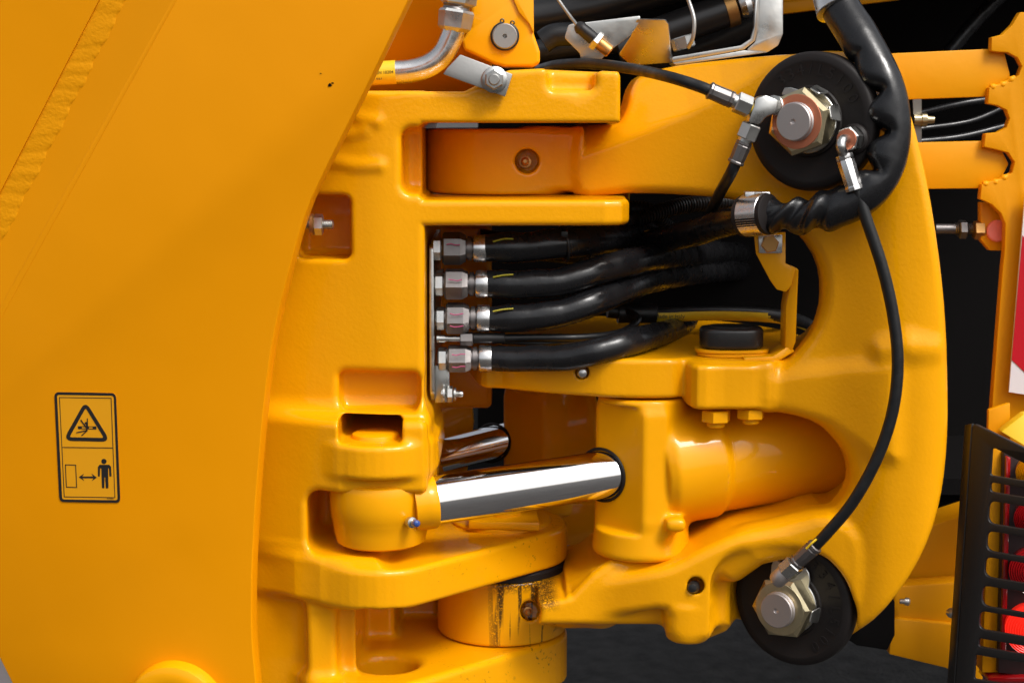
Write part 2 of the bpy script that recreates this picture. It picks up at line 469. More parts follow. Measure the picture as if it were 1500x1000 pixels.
def speckled(src):
    m = src.copy(); m.name = 'yellow_cast_paint_specked'; nt = m.node_tree; b = nt.nodes['Principled BSDF']
    base = b.inputs['Base Color'].links[0].from_socket
    geo = nt.nodes.new('ShaderNodeNewGeometry')
    sep = nt.nodes.new('ShaderNodeSeparateXYZ'); nt.links.new(geo.outputs['Position'], sep.inputs[0])
    def rng(v, a, c):
        n = nt.nodes.new('ShaderNodeMapRange'); n.inputs[1].default_value = a; n.inputs[2].default_value = c; nt.links.new(v, n.inputs[0]); return n.outputs[0]
    def mul(a, c):
        n = nt.nodes.new('ShaderNodeMath'); n.operation = 'MULTIPLY'; nt.links.new(a, n.inputs[0])
        if isinstance(c, float): n.inputs[1].default_value = c
        else: nt.links.new(c, n.inputs[1])
        return n.outputs[0]
    n1 = nt.nodes.new('ShaderNodeTexNoise'); n1.inputs['Scale'].default_value = 190; n1.inputs['Detail'].default_value = 3; nt.links.new(geo.outputs['Position'], n1.inputs['Vector'])
    n2 = nt.nodes.new('ShaderNodeTexNoise'); n2.inputs['Scale'].default_value = 22; n2.inputs['Detail'].default_value = 3; nt.links.new(geo.outputs['Position'], n2.inputs['Vector'])
    zone = mul(rng(sep.outputs[2], -.26, -.33), rng(sep.outputs[0], -.16, .0))
    k = mul(mul(rng(n1.outputs[0], .60, .66), rng(n2.outputs[0], .50, .62)), zone)
    # a few stray chips anywhere
    v = nt.nodes.new('ShaderNodeTexVoronoi'); v.inputs['Scale'].default_value = 9.0; nt.links.new(geo.outputs['Position'], v.inputs['Vector'])
    chip = rng(v.outputs['Distance'], .022, .016)
    mx = nt.nodes.new('ShaderNodeMath'); mx.operation = 'MAXIMUM'; nt.links.new(k, mx.inputs[0]); nt.links.new(chip, mx.inputs[1])
    c = nt.nodes.new('ShaderNodeMix'); c.data_type = 'RGBA'; c.inputs[7].default_value = (.05, .03, .01, 1)
    nt.links.new(base, c.inputs[6]); nt.links.new(mul(mx.outputs[0], .85), c.inputs[0]); nt.links.new(c.outputs[2], b.inputs['Base Color'])
    return m
def front_casting():
    V = Vol((-.50, -.16, -.58), (.20, .56, .42), VH)
    # main body
    body = [(280, 133), (622, 133), (622, 730), (560, 770), (520, 850), (520, 1060), (280, 1060)]
    V.add(sprism_y(XZ(body, -.03), -.03, .52, .010))
    # left flank falls away from the ridge
    q = P(556, 300)
    V.cut(half((q.x, -.03, q.z), (-.20, -.98, -.010), (-.6, -.2, -.7), (q.x+.1, .3, .5)), .004)
    # rough dressed weld patches on the flank
    for (u0, v0, u1, v1, rr_) in ((512, 166, 552, 178, .0032), (496, 196, 534, 192, .0024), (488, 236, 556, 243, .0030)):
        V.add(scaps([P(u0, v0, -.0275+(556-u0)*.000205), P((u0+u1)/2, (v0+v1)/2+3, -.0272+(556-(u0+u1)/2)*.000205), P(u1, v1, -.0275+(556-u1)*.000205)], [rr_, rr_*1.1, rr_*.8]), .016)
    # upper fork
    top = [(580, 134), (680, 134), (712, 118), (745, 103), (800, 100), (906, 105), (909, 112), (909, 181), (580, 181)]
    V.add(sprism_y(XZ(top, -.03), -.03, .50, .007), .0)
    V.cut(sbox(P(806, 131, -.13), Vector((X(868), .04, Z(80))), .01), .012)
    V.cut(scaps([P(776, 112, -.075), P(850, 120, -.075)], [.03, .045]), .012)
    low = [(X(585), -.03), (X(885, -.03), -.03), (X(908), -.022), (X(920), .005), (X(921), .07), (X(921, .5), .5), (X(585), .5)]
    V.add(sprism_z(low, Z(331, -.03), Z(293, -.03), .008), .0)
    # pocket round the upper boss, then the clear gap
    V.cut(sbox((X(592), -.2, Z(283)), (X(1000), .05, Z(187)), .016), .012)
    V.cut(sbox((X(621, .06), -.2, Z(288)), (X(1000), .7, Z(183)), .006), .004)
    # bolt recess behind the plate edge
    V.cut(sbox((X(440, .02), -.2, Z(377, .02)), (X(520, .02), .075, Z(284, .02)), .012), .008)
    # hose window: wall on the far side
    V.add(sbox((X(560, .42), .43, Z(600, .42)), (X(720, .42), .50, Z(330, .42)), .01), .02)
    # steering-cylinder fork
    px = X(555); 
    V.cut(sbox((X(497), -.2, Z(606)), (X(616), .012, Z(541)), .012), .012)
    V.add(sprism_z([(X(372), .004), (X(500), -.064), (X(622), -.064), (X(628), -.055), (X(628), .3), (X(385), .3)], Z(800), Z(604), .014), .03)
    V.add(sprism_z(hull2(circ(px, .0, .087)+[(px-.09, .2), (px+.087, .2)]), Z(704, -.08), Z(652, -.08), .009), .012)
    V.cut(sbox((X(500), -.2, Z(648, -.06)), (X(592), .20, Z(613, -.06)), .007), .005)
    V.cut(sbox((X(450), -.25, Z(830)), (X(690), .13, Z(709)), .022), .012)
    # lower hinge: upper lug and lower lug
    zt = ZC-.656
    hl = hull2(circ(px, .0, .088)+circ(HX, HY, .106)+[(px-.12, .02), (px-.12, .4), (HX, .42)])
    V.add(sprism_z(hl, zt-.060, zt, .008), .012)
    V.add(sprism_z([(X(372), .012), (X(430), -.034), (X(470), -.055), (px, -.070), (px, .3), (X(372), .3)], zt-.060, zt+.012, .012), .025)
    V.cut(sbox((X(520), -.25, Z(955, 0)), (X(560), .20, Z(868)), .018), .006)
    V.cut(sbox((X(520), -.25, Z(982, 0)), (X(606), .15, Z(868)), .03), .006)
    V.cut(sbox((X(540), -.25, ZC-.832), (.3, .30, zt-.062), .01), .008)
    zb = ZC-.834
    hb = hull2(circ(px-.02, .03, .11)+circ(HX, HY, .1065)+[(px-.15, .04), (px-.15, .4), (HX, .42)])
    V.add(sprism_z(hb, zb-.14, zb, .010), .015)
    V.cut(scyl((X(562, .03), .04, zb+.03), (X(562, .03), .04, zb-.2), .045, .045), .02)
    V.add(sbox((X(480), .15, zb-.02), (X(573, .15), .42, zt-.03), .012), .015)
    V.add(sbox((X(480), .26, zb-.02), (X(640, .26), .42, zt-.03), .01), .015)
    # strengthening pad on the lower left flank
    V.add(sbox((X(446), -.036, Z(1060)), (X(490), .1, Z(876)), .010), .02)
    # bore for the hinge pin cap
    return V.mesh('casting')
link('casting', front_casting(), speckled(M['cast']), front, None)

# flat side plate in front of the casting
PY = -.085
PN = Vector((-.22, -1, -.03)).normalized(); PO = P(400, 500, PY-.012)
def PS(u, v, k=0.0): return ray_plane(u, v, PO, PN, k)     # point of the side plate, k = height above it
edge = [(604, -12), (530, 140), (480, 240), (455, 292), (440, 335), (420, 408), (404, 475), (392, 545), (382, 640), (374, 740), (369, 840), (369, 930), (376, 1012)]
edge_s = [p for p in spline([(a, b, 0) for a, b in edge[3:]], 6)]
edge_px = [(a, b) for a, b in edge[:3]] + [(p.x, p.y) for p in edge_s]
# fold and weld run from upper left: three facets
fold = lambda v: 252 - v*.553
sp = plate('side_plate', [[PS(u, v) for u, v in [(fold(-12), -12)]+edge_px+[(24, 1012), (-12, 940), (-145, 706)]]], .024, 'plate', front, .0015)
weld_r = lambda v: 182 - v*.512     # right toe of the weld
weld_l = lambda v: 140 - v*.515
def facet(name, a, b, ya, yb, yedge, m):
    vs = [-14, 120, 260, 400, 560, 706]
    pts_f = []
    mb = MB(); n = len(vs)
    va = [PS(a(v), v, ya) for v in vs]; vb = [PS(b(v), v, yb) for v in vs]
    back = [PS(a(v), v, -.02) for v in vs]+[PS(b(v), v, -.02) for v in vs]
    allv = va+vb+back
    f = []
    for i in range(n-1):
        f += [(i, n+i, n+i+1, i+1), (2*n+i, 2*n+i+1, 3*n+i+1, 3*n+i), (i, i+1, 2*n+i+1, 2*n+i), (n+i, 3*n+i, 3*n+i+1, n+i+1)]
    f += [(0, 2*n, 3*n, n), (n-1, 2*n-1, 4*n-1, 3*n-1)]
    mb.add(allv, f)
    return mb.build(name, m, sp, 20)
facet('chamfer_strip', lambda v: weld_r(v)-16, lambda v: fold(v)+7, -.010, .0004, 0, 'plate')
facet('outer_plate', lambda v: -420, lambda v: weld_l(v)+6, .016, .002, 0, 'plate')
# weld bead: rippled ribbon
def weld():
    rnd = random.Random(4); mb = MB(); v_ = []; f_ = []
    N, K = 390, 14
    nz = [[rnd.uniform(-1, 1) for k in range(K+1)] for i in range(N+1)]
    for i in range(N+1):
        v = -14+i*(720/N)
        w0 = weld_l(v)-2+1.5*math.sin(i*.23)+1.2*math.sin(i*.61+1); w1 = weld_r(v)+2+1.8*math.sin(i*.17+2)+1.4*math.sin(i*.53)
        for k in range(K+1):
            t = k/K
            u = w0+(w1-w0)*t
            base = .0000*(1-t)-.0085*t
            hump = math.sin(math.pi*t)**.6*.0006
            rip = math.sin(i*1.15+2.2*math.sin(math.pi*t)+1.3*math.sin(k*1.7+i*.11)+2.2*nz[i//4][k])*.00009*math.sin(math.pi*t)**.5
            rip += nz[i][k]*.00010*math.sin(math.pi*t)
            v_.append(PS(u, v, base+hump+rip-(.002 if k in (0, K) else 0)))
    for i in range(N):
        for k in range(K):
            a = i*(K+1)+k
            f_.append((a, a+1, a+K+2, a+K+1))
    return mb.add(v_, f_).build('weld_bead', 'weld', sp, None)
weld()
# rounded pin cap at the bottom edge
q = PS(262, 1040)
Lathe('pin_cap', q-PN*.03, PN, [(0, .078), (.042, .078), (.05, .074), (.054, .066), (.055, .05), (.0535, .046), (.0525, .04), (.0525, .001)], 'smooth', front, 64)
# paint chips
rnd = random.Random(7)
for (u, v, w) in [(483, 125, 4.5), (487, 122, 2.2), (470, 108, 1.3)]:
    pts = [PS(u+w*math.cos(a)*rnd.uniform(.5, 1.3), v+w*.7*math.sin(a)*rnd.uniform(.4, 1.2), .0006) for a in np.linspace(0, 2*math.pi, 9)[:-1]]
    plate('paint_chip', [pts], .0008, 'dark', sp)
# bolt sticking out of the plate edge
bp = P(452, 329, -.02)
bolt = Lathe('edge_bolt', bp+Vector((-.03, 0, 0)), (1, 0, 0), [(0, .0065)]+[(.02+i*.0012, .0072 if i % 2 else .006) for i in range(38)]+[(.066, .005)], 'zinc', front, 20)
Lathe('nut', bp+Vector((.008, 0, 0)), (1, 0, 0), hexnut(.013, .0155), 'zinc', bolt, 6, .3, 20)
Lathe('washer', bp+Vector((.002, 0, 0)), (1, 0, 0), [(0, .013), (.001, .0155), (.005, .0155), (.006, .013)], 'bronze', bolt, 24)
Lathe('pivot_pin', Vector((X(550), -.018, Z(648, -.06)-.066)), (0, 0, 1), [(0, .036), (.066, .036), (.0715, .034), (.074, .028)], 'smooth', front, 40)
# bolted keeper plate on the lower lug
zt = ZC-.656
kx = HX
Lathe('pin_boss', (HX, HY, zt-.004), (0, 0, 1), [(0, .080), (.008, .080), (.0105, .077), (.0105, .001)], 'smooth', front, 56)
kp = prism('keeper_plate', [Vector((kx-.052, HY-.075, zt+.006)), Vector((kx+.060, HY-.085, zt+.006)), Vector((kx+.055, HY+.03, zt+.006)), Vector((kx-.05, HY+.04, zt+.006))], (0, 0, .014), 'smooth', front, .003)
Lathe('keeper_bolt', (kx+.005, HY-.03, zt+.020), (0, 0, 1), [(0, .026), (.004, .026), (.006, .02), (.006, .017), (.013, .017), (.015, .014)], 'smooth', kp, 24)
Lathe('hinge_seal', (HX, HY, zt-.0735), (0, 0, 1), [(0, .1035), (.001, .1052), (.010, .1052), (.014, .102)], 'rubber', front, 64)

# ------------------------------------------------------------------ rear frame: C-shaped yoke
rear = thing('rear_yoke', 'yellow cast rear yoke with curved bow carrying the round black mounts', 'machine frame', (.45, .2, GZ))
KX = np.array([-.2, .05, .12, .25, .38, .46, .53, .58, .615, .66, .75]); KY = np.array([.10, .10, .090, .048, -.004, -.040, -.094, -.105, -.098, -.05, .06])
def yf(x): return np.interp(x, KX, KY).astype(np.float32)
_xs = np.linspace(-.25, .8, 400); _ys = np.interp(_xs, KX, KY); _ker = np.exp(-np.linspace(-2, 2, 31)**2); _ker /= _ker.sum()
_ys = np.convolve(np.pad(_ys, 15, mode='edge'), _ker, mode='valid')
def yf(x): return np.interp(x, _xs, _ys).astype(np.float32)
def PR(u, v, off=0.0):            # point of the yoke's front face seen at pixel u,v
    Y = .05
    for _ in range(12):
        Y = float(yf(np.array([P(u, v, Y+off).x]))[0])
    return P(u, v, Y+off)
def XZR(lst): return [(lambda q: (q.x, q.z))(PR(u, v)) for u, v in lst]

HUB_N = Vector((-.60, -.80, 0)).normalized()
HUB_A = P(1199, 178, -.055)+Vector((0,0,0)); HUB_B = P(1172, 876, .015)    # centres of the back faces of the rubber mounts
KXL = np.array([-.2, .03, .07, .11, .16, .22, .32, .42, .50, .56, .62, .70]); KYL = np.array([.10, .098, .060, .030, .002, -.024, -.040, -.045, -.075, -.10, -.09, -.02])
_yl = np.convolve(np.pad(np.interp(_xs, KXL, KYL), 15, mode='edge'), _ker, mode='valid')
def yfl(x): return np.interp(x, _xs, _yl).astype(np.float32)
def PL(u, v, off=0.0):
    Y = .0
    for _ in range(12): Y = float(yfl(np.array([P(u, v, Y+off).x]))[0])
    return P(u, v, Y+off)
def smooth2(pts, per=5):
    return [(p.x, p.y) for p in spline([(a, b, 0) for a, b in pts], per, True)]
def rear_casting():
    V = Vol((-.17, -.16, -.55), (.70, .52, .47), VH)
    outer = [(845, 192), (900, 186), (922, 160), (932, 128), (950, 108), (1000, 94), (1070, 86), (1150, 80), (1220, 78), (1270, 84), (1312, 112), (1338, 170), (1358, 250), (1374, 340), (1386, 440), (1391, 540),
             (1391, 640), (1382, 725), (1360, 800), (1318, 872), (1262, 926), (1200, 948), (1130, 945), (1085, 922), (1060, 930), (1030, 941), (1000, 940), (980, 925), (975, 896), (925, 901), (870, 908), (815, 914),
             (815, 866), (860, 850), (920, 840), (985, 826), (1030, 805), (1080, 784), (1150, 770), (1212, 754), (1243, 722), (1247, 685), (1228, 648), (1190, 612), (1140, 596), (1128, 570), (1140, 545), (1168, 520),
             (1196, 480), (1207, 430), (1196, 375), (1150, 322), (1090, 296), (1000, 286), (920, 284), (845, 285)]
    V.add(sprism_y(smooth2(XZR(outer), 3), 0, .24, .016, yf))
    # the bow is a shell: hollow behind the edges of both openings
    V.cut(sprism_y(smooth2(XZR([(900, 305), (1000, 290), (1090, 296), (1165, 310), (1235, 365), (1252, 430), (1240, 490), (1200, 530), (1100, 560), (900, 560)]), 3), .045, .5, .01, yf), .01)
    V.cut(sprism_y(smooth2(XZR([(1000, 610), (1130, 592), (1200, 600), (1262, 640), (1285, 690), (1270, 740), (1220, 765), (1100, 790), (1000, 800)]), 3), .055, .5, .01, yf), .01)
    # upper boss and its neck
    z0 = Z(286, HY-.119); z1 = Z(189, HY-.119)
    V.add(scyl((HX, HY, z0), (HX, HY, z1), .119, .119, .006), .0)
    V.add(sbox((HX+.03, .104, z0+.004), (.16, .36, z1+.002), .012), .012)
    # upper arm: the top falls back from a climbing ridge
    rp = [PR(u, v) for u, v in ((780, 246), (850, 226), (900, 208), (960, 184), (1010, 164), (1060, 138), (1100, 112), (1140, 82), (1200, 60))]
    rx = [p.x for p in rp]; rz = [p.z for p in rp]
    def ridge(X_, Y_, Z_):
        zr = np.interp(X_, rx, rz); t = (Z_-zr)*.80-(Y_-yf(X_))*.60
        return np.maximum(-t, HX+.125-X_)
    V.cut((ridge, [rx[0], -.1, Z(300)], [PR(1150, 90).x, .4, .5]), .008)
    # hub pads behind the rubber mounts
    for c, r_ in ((HUB_A, .090), (HUB_B, .086)):
        V.add(scyl(c-HUB_N*.004, c-HUB_N*.12, r_, r_-.004, .006), .025)
    V.cut(scyl(HUB_B+HUB_N*.09, HUB_B-HUB_N*.002, .101, .101, .01), .012)
    # lower arm
    lo_ = [(812, 868), (860, 853), (920, 842), (985, 828), (1030, 806), (1080, 785), (1150, 771), (1215, 757), (1262, 790), (1262, 880), (1220, 940), (1130, 945), (1085, 922), (1060, 931), (1034, 941), (1000, 941), (980, 928), (975, 896), (925, 901), (870, 908), (812, 914)]
    V.add(sprism_y(smooth2([(p.x, p.z) for p in (PL(*q) for q in lo_)], 3), 0, .22, .016, yfl), .012)
    V.cut(scyl(HUB_B+HUB_N*.12, HUB_B-HUB_N*.002, .101, .101, .01), .012)
    V.add(scaps([PL(1072, 826, .045), PL(1105, 800, .034), PL(1160, 787, .034), PL(1220, 780, .04)], [.026, .028, .028, .026]), .02)
    # lower boss and its neck
    zt_, zb_ = ZC-.729, ZC-.832
    V.add(scyl((HX, HY, zb_), (HX, HY, zt_), .1045, .1045, .003))
    V.add(scaps([Vector((.03, .19, -.445)), PL(880, 880, .06)], [.042, .042]), .02)
    V.add(scyl(PL(1006, 934, .034), PL(1006, 880, .034), .031, .034, .006), .012)
    # saddle that carries the cylinder trunnion
    c = P(938, 790, .085)
    V.add(sprism_y([(.04, ZC-.735), (.09, ZC-.722), (.12, ZC-.690), (.15, ZC-.668), (.27, ZC-.666), (.33, ZC-.70), (.33, ZC-.77), (.04, ZC-.77)], .015, .24, .012), .015)
    # trunnion top plate reaching across to the far side
    tp = [(X(1140, .02), .0), (X(1100, 0), -.012), (X(1040, 0), -.004), (X(1012, .0), .02), (X(985, 0), .008), (X(940, 0), .005), (X(890, 0), .012), (X(860, .02), .024), (X(800, .05), .052), (X(735, .1), .092), (X(698, .13), .13),
          (X(690, .4), .42), (X(800, .5), .52), (X(1000, .5), .50), (X(1150, .3), .35), (X(1180, .2), .2)]
    V.add(sprism_z(smooth2(tp, 4), Z(585, .0), Z(527, .0), .007), .012)
    V.add(sprism_z(smooth2([(X(1012, .0), -.012), (X(1060, 0), -.022), (X(1110, 0), -.02), (X(1134, 0), .0), (X(1150, .1), .14), (X(1010, .1), .12)], 4), Z(598, -.01), Z(533, -.01), .007), .008)
    # shelf flank flowing from the plate into the bow
    V.add(sprism_y(XZR([(1118, 556), (1160, 551), (1200, 546), (1250, 541), (1306, 538), (1306, 664), (1276, 660), (1262, 648), (1215, 614), (1160, 600), (1118, 597)]), -.004, .2, .008, yf), .030)
    V.add(scaps([PR(1296, 512, .006), PR(1330, 507, .005), PR(1362, 510, .010)], [.005, .008, .003]), .03)
    # sight holes with nipples
    V.cut(scyl(P(772, 236, .0), P(772, 236, .13), .019, .018), .004)
    V.cut(scyl(P(776, 894, .0), P(776, 894, .14), .0165, .015), .004)
    V.cut(scyl(PL(1019, 857, -.08), PL(1019, 857, .035), .014, .012), .003)
    V.cut(scyl(P(853, 545, -.05), P(853, 545, .055), .0105, .0105), .002)
    # clearance for the front lugs
    V.cut(sbox((-.3, -.1, ZC-.729), (HX+.098, .6, ZC-.64), .004), .004)
    V.cut(sbox((-.3, -.1, ZC-1.1), (HX+.108, .6, ZC-.8325), .003), .002)
    return V.mesh('casting')
def cast_stained():
    m = M['cast'].copy(); m.name = 'yellow_cast_paint_greasy'; nt = m.node_tree; b = nt.nodes['Principled BSDF']
    src = b.inputs['Base Color'].links[0].from_socket
    geo = nt.nodes.new('ShaderNodeNewGeometry'); sx = nt.nodes.new('ShaderNodeSeparateXYZ'); nt.links.new(geo.outputs['Position'], sx.inputs[0])
    def mth(op, a, b_=None, clamp=False):
        n = nt.nodes.new('ShaderNodeMath'); n.operation = op; n.use_clamp = clamp
        for i, q in enumerate((a, b_)):
            if q is None: continue
            if isinstance(q, (int, float)): n.inputs[i].default_value = q
            else: nt.links.new(q, n.inputs[i])
        return n.outputs[0]
    # runs: noise stretched along z, strongest right under the seal, only on the lower boss
    mp = nt.nodes.new('ShaderNodeMapping'); mp.inputs['Scale'].default_value = (1, 1, .06); nt.links.new(geo.outputs['Position'], mp.inputs[0])
    n1 = nt.nodes.new('ShaderNodeTexNoise'); n1.inputs['Scale'].default_value = 75; n1.inputs['Detail'].default_value = 2; nt.links.new(mp.outputs[0], n1.inputs['Vector'])
    n2 = nt.nodes.new('ShaderNodeTexNoise'); n2.inputs['Scale'].default_value = 420; n2.inputs['Detail'].default_value = 3; nt.links.new(geo.outputs['Position'], n2.inputs['Vector'])
    def ramp(v, a, b_): 
        n = nt.nodes.new('ShaderNodeMapRange'); n.inputs[1].default_value = a; n.inputs[2].default_value = b_; nt.links.new(v, n.inputs[0]); return n.outputs[0]
    zt_ = ZC-.729
    zone = mth('MULTIPLY', ramp(sx.outputs[2], zt_-.11, zt_-.10), ramp(sx.outputs[2], zt_+.004, zt_+.001))
    near = mth('MULTIPLY', ramp(sx.outputs[0], -.045, -.02), ramp(sx.outputs[0], .075, .06))
    runs = mth('MULTIPLY', ramp(n1.outputs[0], .55, .60), ramp(n2.outputs[0], .34, .44))
    splat = mth('MULTIPLY', ramp(sx.outputs[2], zt_-.02, zt_-.004), ramp(n2.outputs[0], .40, .50))
    msk = mth('MULTIPLY', mth('MULTIPLY', mth('MAXIMUM', runs, splat), zone), near, True)
    mx = nt.nodes.new('ShaderNodeMix'); mx.data_type = 'RGBA'; mx.inputs[7].default_value = (.018, .012, .006, 1)
    nt.links.new(src, mx.inputs[6]); nt.links.new(mth('MULTIPLY', msk, .9), mx.inputs[0]); nt.links.new(mx.outputs[2], b.inputs['Base Color'])
    return m
link('casting', rear_casting(), cast_stained(), rear, None)
# bolt, plates and black sheets standing in for shade inside the rear frame
bh = prism('shade_backing', [P(700, -260, .95), P(1800, -260, .95), P(1800, 700, .95), P(700, 700, .95)], (0, .02, 0), 'dark', rear)  # black sheet painting the shade of the enclosed interior
prism('shade_floor', [P(760, 720, .62), P(1500, 720, .62), P(1700, 735, .95), P(760, 735, .95)], (0, 0, -.02), 'dark', rear)  # lower side of the same painted-in interior shade
prism('unseen_sky_blocker', [P(880, -150, .30), P(1700, -150, .30), Vector((P(1800, 0, .95).x, .95, P(0, -150, .3).z)), Vector((P(780, 0, .95).x, .95, P(0, -150, .3).z))], (0, 0, .02), 'dark', rear)  # unseen plate added overhead to keep sky light out of the interior
prism('top_beam', [P(1140, 8, .55), P(1330, -10, .55), P(1560, -30, .55), P(1560, -60, .55), P(1140, -20, .55), P(1140, -20, .55)+Vector((0, 0, .005))], (0, .06, 0), 'chassis', rear, .004)
prism('top_beam', [P(1140, 22, .545), P(1320, 0, .545), P(1320, -16, .545), P(1140, 4, .545)], (0, .02, 0), 'chassis', rear, .003)

prism('added_ground_shade', [Vector((-.1, .55, -.36)), Vector((2.2, .55, -.36)), Vector((2.2, 2.4, -.36)), Vector((-.1, 2.4, -.36))], (0, 0, .03), 'dark', rear)  # added to block sky light from behind and darken the ground
prism('far_web', PP([(560, 560, .60), (688, 560, .60), (694, 620, .60), (680, 720, .60), (560, 720, .60)]), (0, .03, 0), 'smooth', front, .004)
prism('far_arm', PP([(690, 742, .43), (1000, 732, .43), (1010, 800, .43), (690, 800, .43)]), (0, .06, 0), 'smooth', rear, .008)
# --- nipples in the sight holes
def nipple(parent, p, d, r=.006, m='zinc', capm=None):
    d = Vector(d).normalized()
    a = Lathe('grease_nipple', p, d, [(0, r), (r*.5, r), (r*.5, r*1.15), (r*1.5, r*1.15), (r*1.6, r*.65), (r*2.1, r*.6), (r*2.4, r*.8), (r*3.0, r*.75), (r*3.4, r*.35)], m, parent, 16)
    if capm: Lathe('nipple_cap', p+d*r*2.6, d, [(0, r*.8), (r*.9, r*.7), (r*1.2, r*.3)], capm, a, 12)
    return a
nipple(rear, P(769, 238, .122), (0, -1, .1), .008, 'bronze')
nipple(rear, P(773, 893, .130), (.05, -1, .1), .0065, 'bronze')
q = PL(1017, 858, .012); Lathe('black_plug', q, (-.3, -1, .1), [(0, .009), (.012, .009), (.017, .006), (.018, .001)], 'cap', rear, 20)
q = P(853, 545, .034); Lathe('ball_nipple', q, (0, -1, 0), [(0, .008), (.006, .0085), (.011, .006), (.0125, .001)], 'steel', rear, 20)

# bolts under the trunnion plate
for (u, v, r, L) in ((1049, 600, .022, .018), (1100, 597, .021, .016)):
    q = P(u, v, .005)
    b = Lathe('plate_bolt', q, (0, 0, -1), hexnut(L, r, .1), 'smooth', rear, 6, .3, 20)
    Lathe('bolt_tip', q+Vector((0, 0, -L)), (0, 0, -1), [(0, r*.62), (.006, r*.6), (.008, r*.5)], 'smooth', b, 20)
# spacer shims and cap on the trunnion plate
zs = Z(533, -.01)
for i, (w, dx) in enumerate(((.056, .0), (.053, .002), (.055, .001))):
    pts = [(X(1077)+dx+w*math.copysign(abs(math.cos(a))**.75, math.cos(a)), .045+w*.62*math.copysign(abs(math.sin(a))**.75, math.sin(a))) for a in np.linspace(0, 2*math.pi, 33)[:-1]]
    prism('shim_plate', [Vector((a, b, zs+.0005+i*.0055)) for a, b in pts], (0, 0, .0048), 'smooth', rear, .0006, 1)
cap = thing('black_end_cap', 'black plastic cap on yellow shims above the trunnion plate', 'cap', (X(1077), .045, zs+.017))
pts = [(X(1077)+.047*math.copysign(abs(math.cos(a))**.72, math.cos(a)), .045+.034*math.copysign(abs(math.sin(a))**.72, math.sin(a))) for a in np.linspace(0, 2*math.pi, 49)[:-1]]
prism('cap_body', [Vector((a, b, zs+.017)) for a, b in pts], (0, 0, .031), 'cap', cap, .006, 4)
prism('cap_top_rim', [Vector((X(1077)+(a-X(1077))*.72, .045+(b-.045)*.72, zs+.0475)) for a, b in pts], (0, 0, .002), 'cap', cap, .0008, 1)

# ------------------------------------------------------------------ rubber mounts with big nuts
def mount(label, c, text_s, a0, a1, orange, roll, name='rubber_mount'):
    n = HUB_N
    x = Vector((0, 0, 1)).cross(n).normalized(); x = -x if x.x < 0 else x   # to the right in the face
    y = Vector((0, 0, 1))
    root = thing(name, label, 'rubber mount', c, 'round black mounts on the yoke')
    R = .0965
    disc = Lathe('rubber_disc', c, n, [(0, R-.004), (.003, R-.001), (.006, R), (.022, R), (.026, R-.0015), (.0285, R-.005), (.0295, R-.012), (.0295, R-.014), (.0288, R-.016), (.0288, .05), (.031, .048), (.031, .001)], 'rubber', root, 96)
    # raised moulding mark
    for i, ch in enumerate(text_s):
        if ch == ' ': continue
        a = math.radians(a0+(a1-a0)*i/(len(text_s)-1)); rr = R*.74
        o = c+n*.0290+x*math.cos(a)*rr+y*math.sin(a)*rr
        yd = x*math.cos(a)+y*math.sin(a); xd = x*math.sin(a)-y*math.cos(a)
        text('raised_letter', ch, .023, o, xd, yd, 'rubber', disc, .0008)
    f = c+n*.031
    # lock plate with ears, nut, bolt
    ears = []
    for i in range(48):
        a = 2*math.pi*i/48; k = .044
        for ea in ((2.25, .060), (3.6, .056)) if orange else ((1.95, .071), (1.15, .066)):
            k = max(k, .044+(ea[1]-.044)*max(0, 1-abs(((a-ea[0]+math.pi) % (2*math.pi))-math.pi)/.34)**.7)
        ears.append(f+n*.0005+(x*math.cos(a)+y*math.sin(a))*k)
    prism('lock_plate', ears, n*.004, 'zinc', root, .0008, 1)
    nut = Lathe('hex_nut', f+n*.0045, n, [(0, .0445), (.0265, .0475), (.0305, .0415), (.031, .036), (.031, .0275)], 'passivate', root, 6, roll, 20)
    t = f+n*.0355
    if orange:
        Lathe('reflection_ring', t, n, [(0, .0375), (.0006, .0372), (.0008, .0360), (.0008, .0285)], 'orange', nut, 48)  # orange reflection on the nut face, painted as a ring
    else:
        Lathe('machined_face', t, n, [(0, .0395), (.0005, .039), (.0006, .0375), (.0006, .0285)], 'passivate', nut, 48)
    bolt = Lathe('bolt', t-n*.01, n, [(0, .0265)]+[(.0105+i*.0011, .0268 if i % 2 else .0255) for i in range(5)]+[(.0165, .0265), (.0195, .0262), (.0208, .0248), (.0208, .004), (.0195, .0035), (.0185, .001)], 'boltend', root, 48)
    # bent-up lock tabs against the nut flats
    for a, w in ((.25, .026), (1.1, .024)) if orange else ((-.15, .026),):
        o = f+n*.004+(x*math.cos(a)+y*math.sin(a))*.0485; tdir = -x*math.sin(a)+y*math.cos(a); ra = x*math.cos(a)+y*math.sin(a)
        prism('lock_tab', roundpoly([o-tdir*w/2, o+tdir*w/2, o+tdir*w/2*.75+n*.02-ra*.004, o-tdir*w/2*.6+n*.022-ra*.004], .004, 4), ra*.0025, 'zinc', root, .0006, 1)
    return root, x, y, n, f
mA, hx, hy, hn, fA = mount('round black rubber mount with nut ringed by a painted orange reflection at the top of the bow', HUB_A, '334/L5100', 128, 26, True, .35)
mB, _, _, _, fB = mount('round black rubber mount with plain yellow-zinc nut at the bottom of the bow', HUB_B, '334/L5100', 60, -55, False, .10)

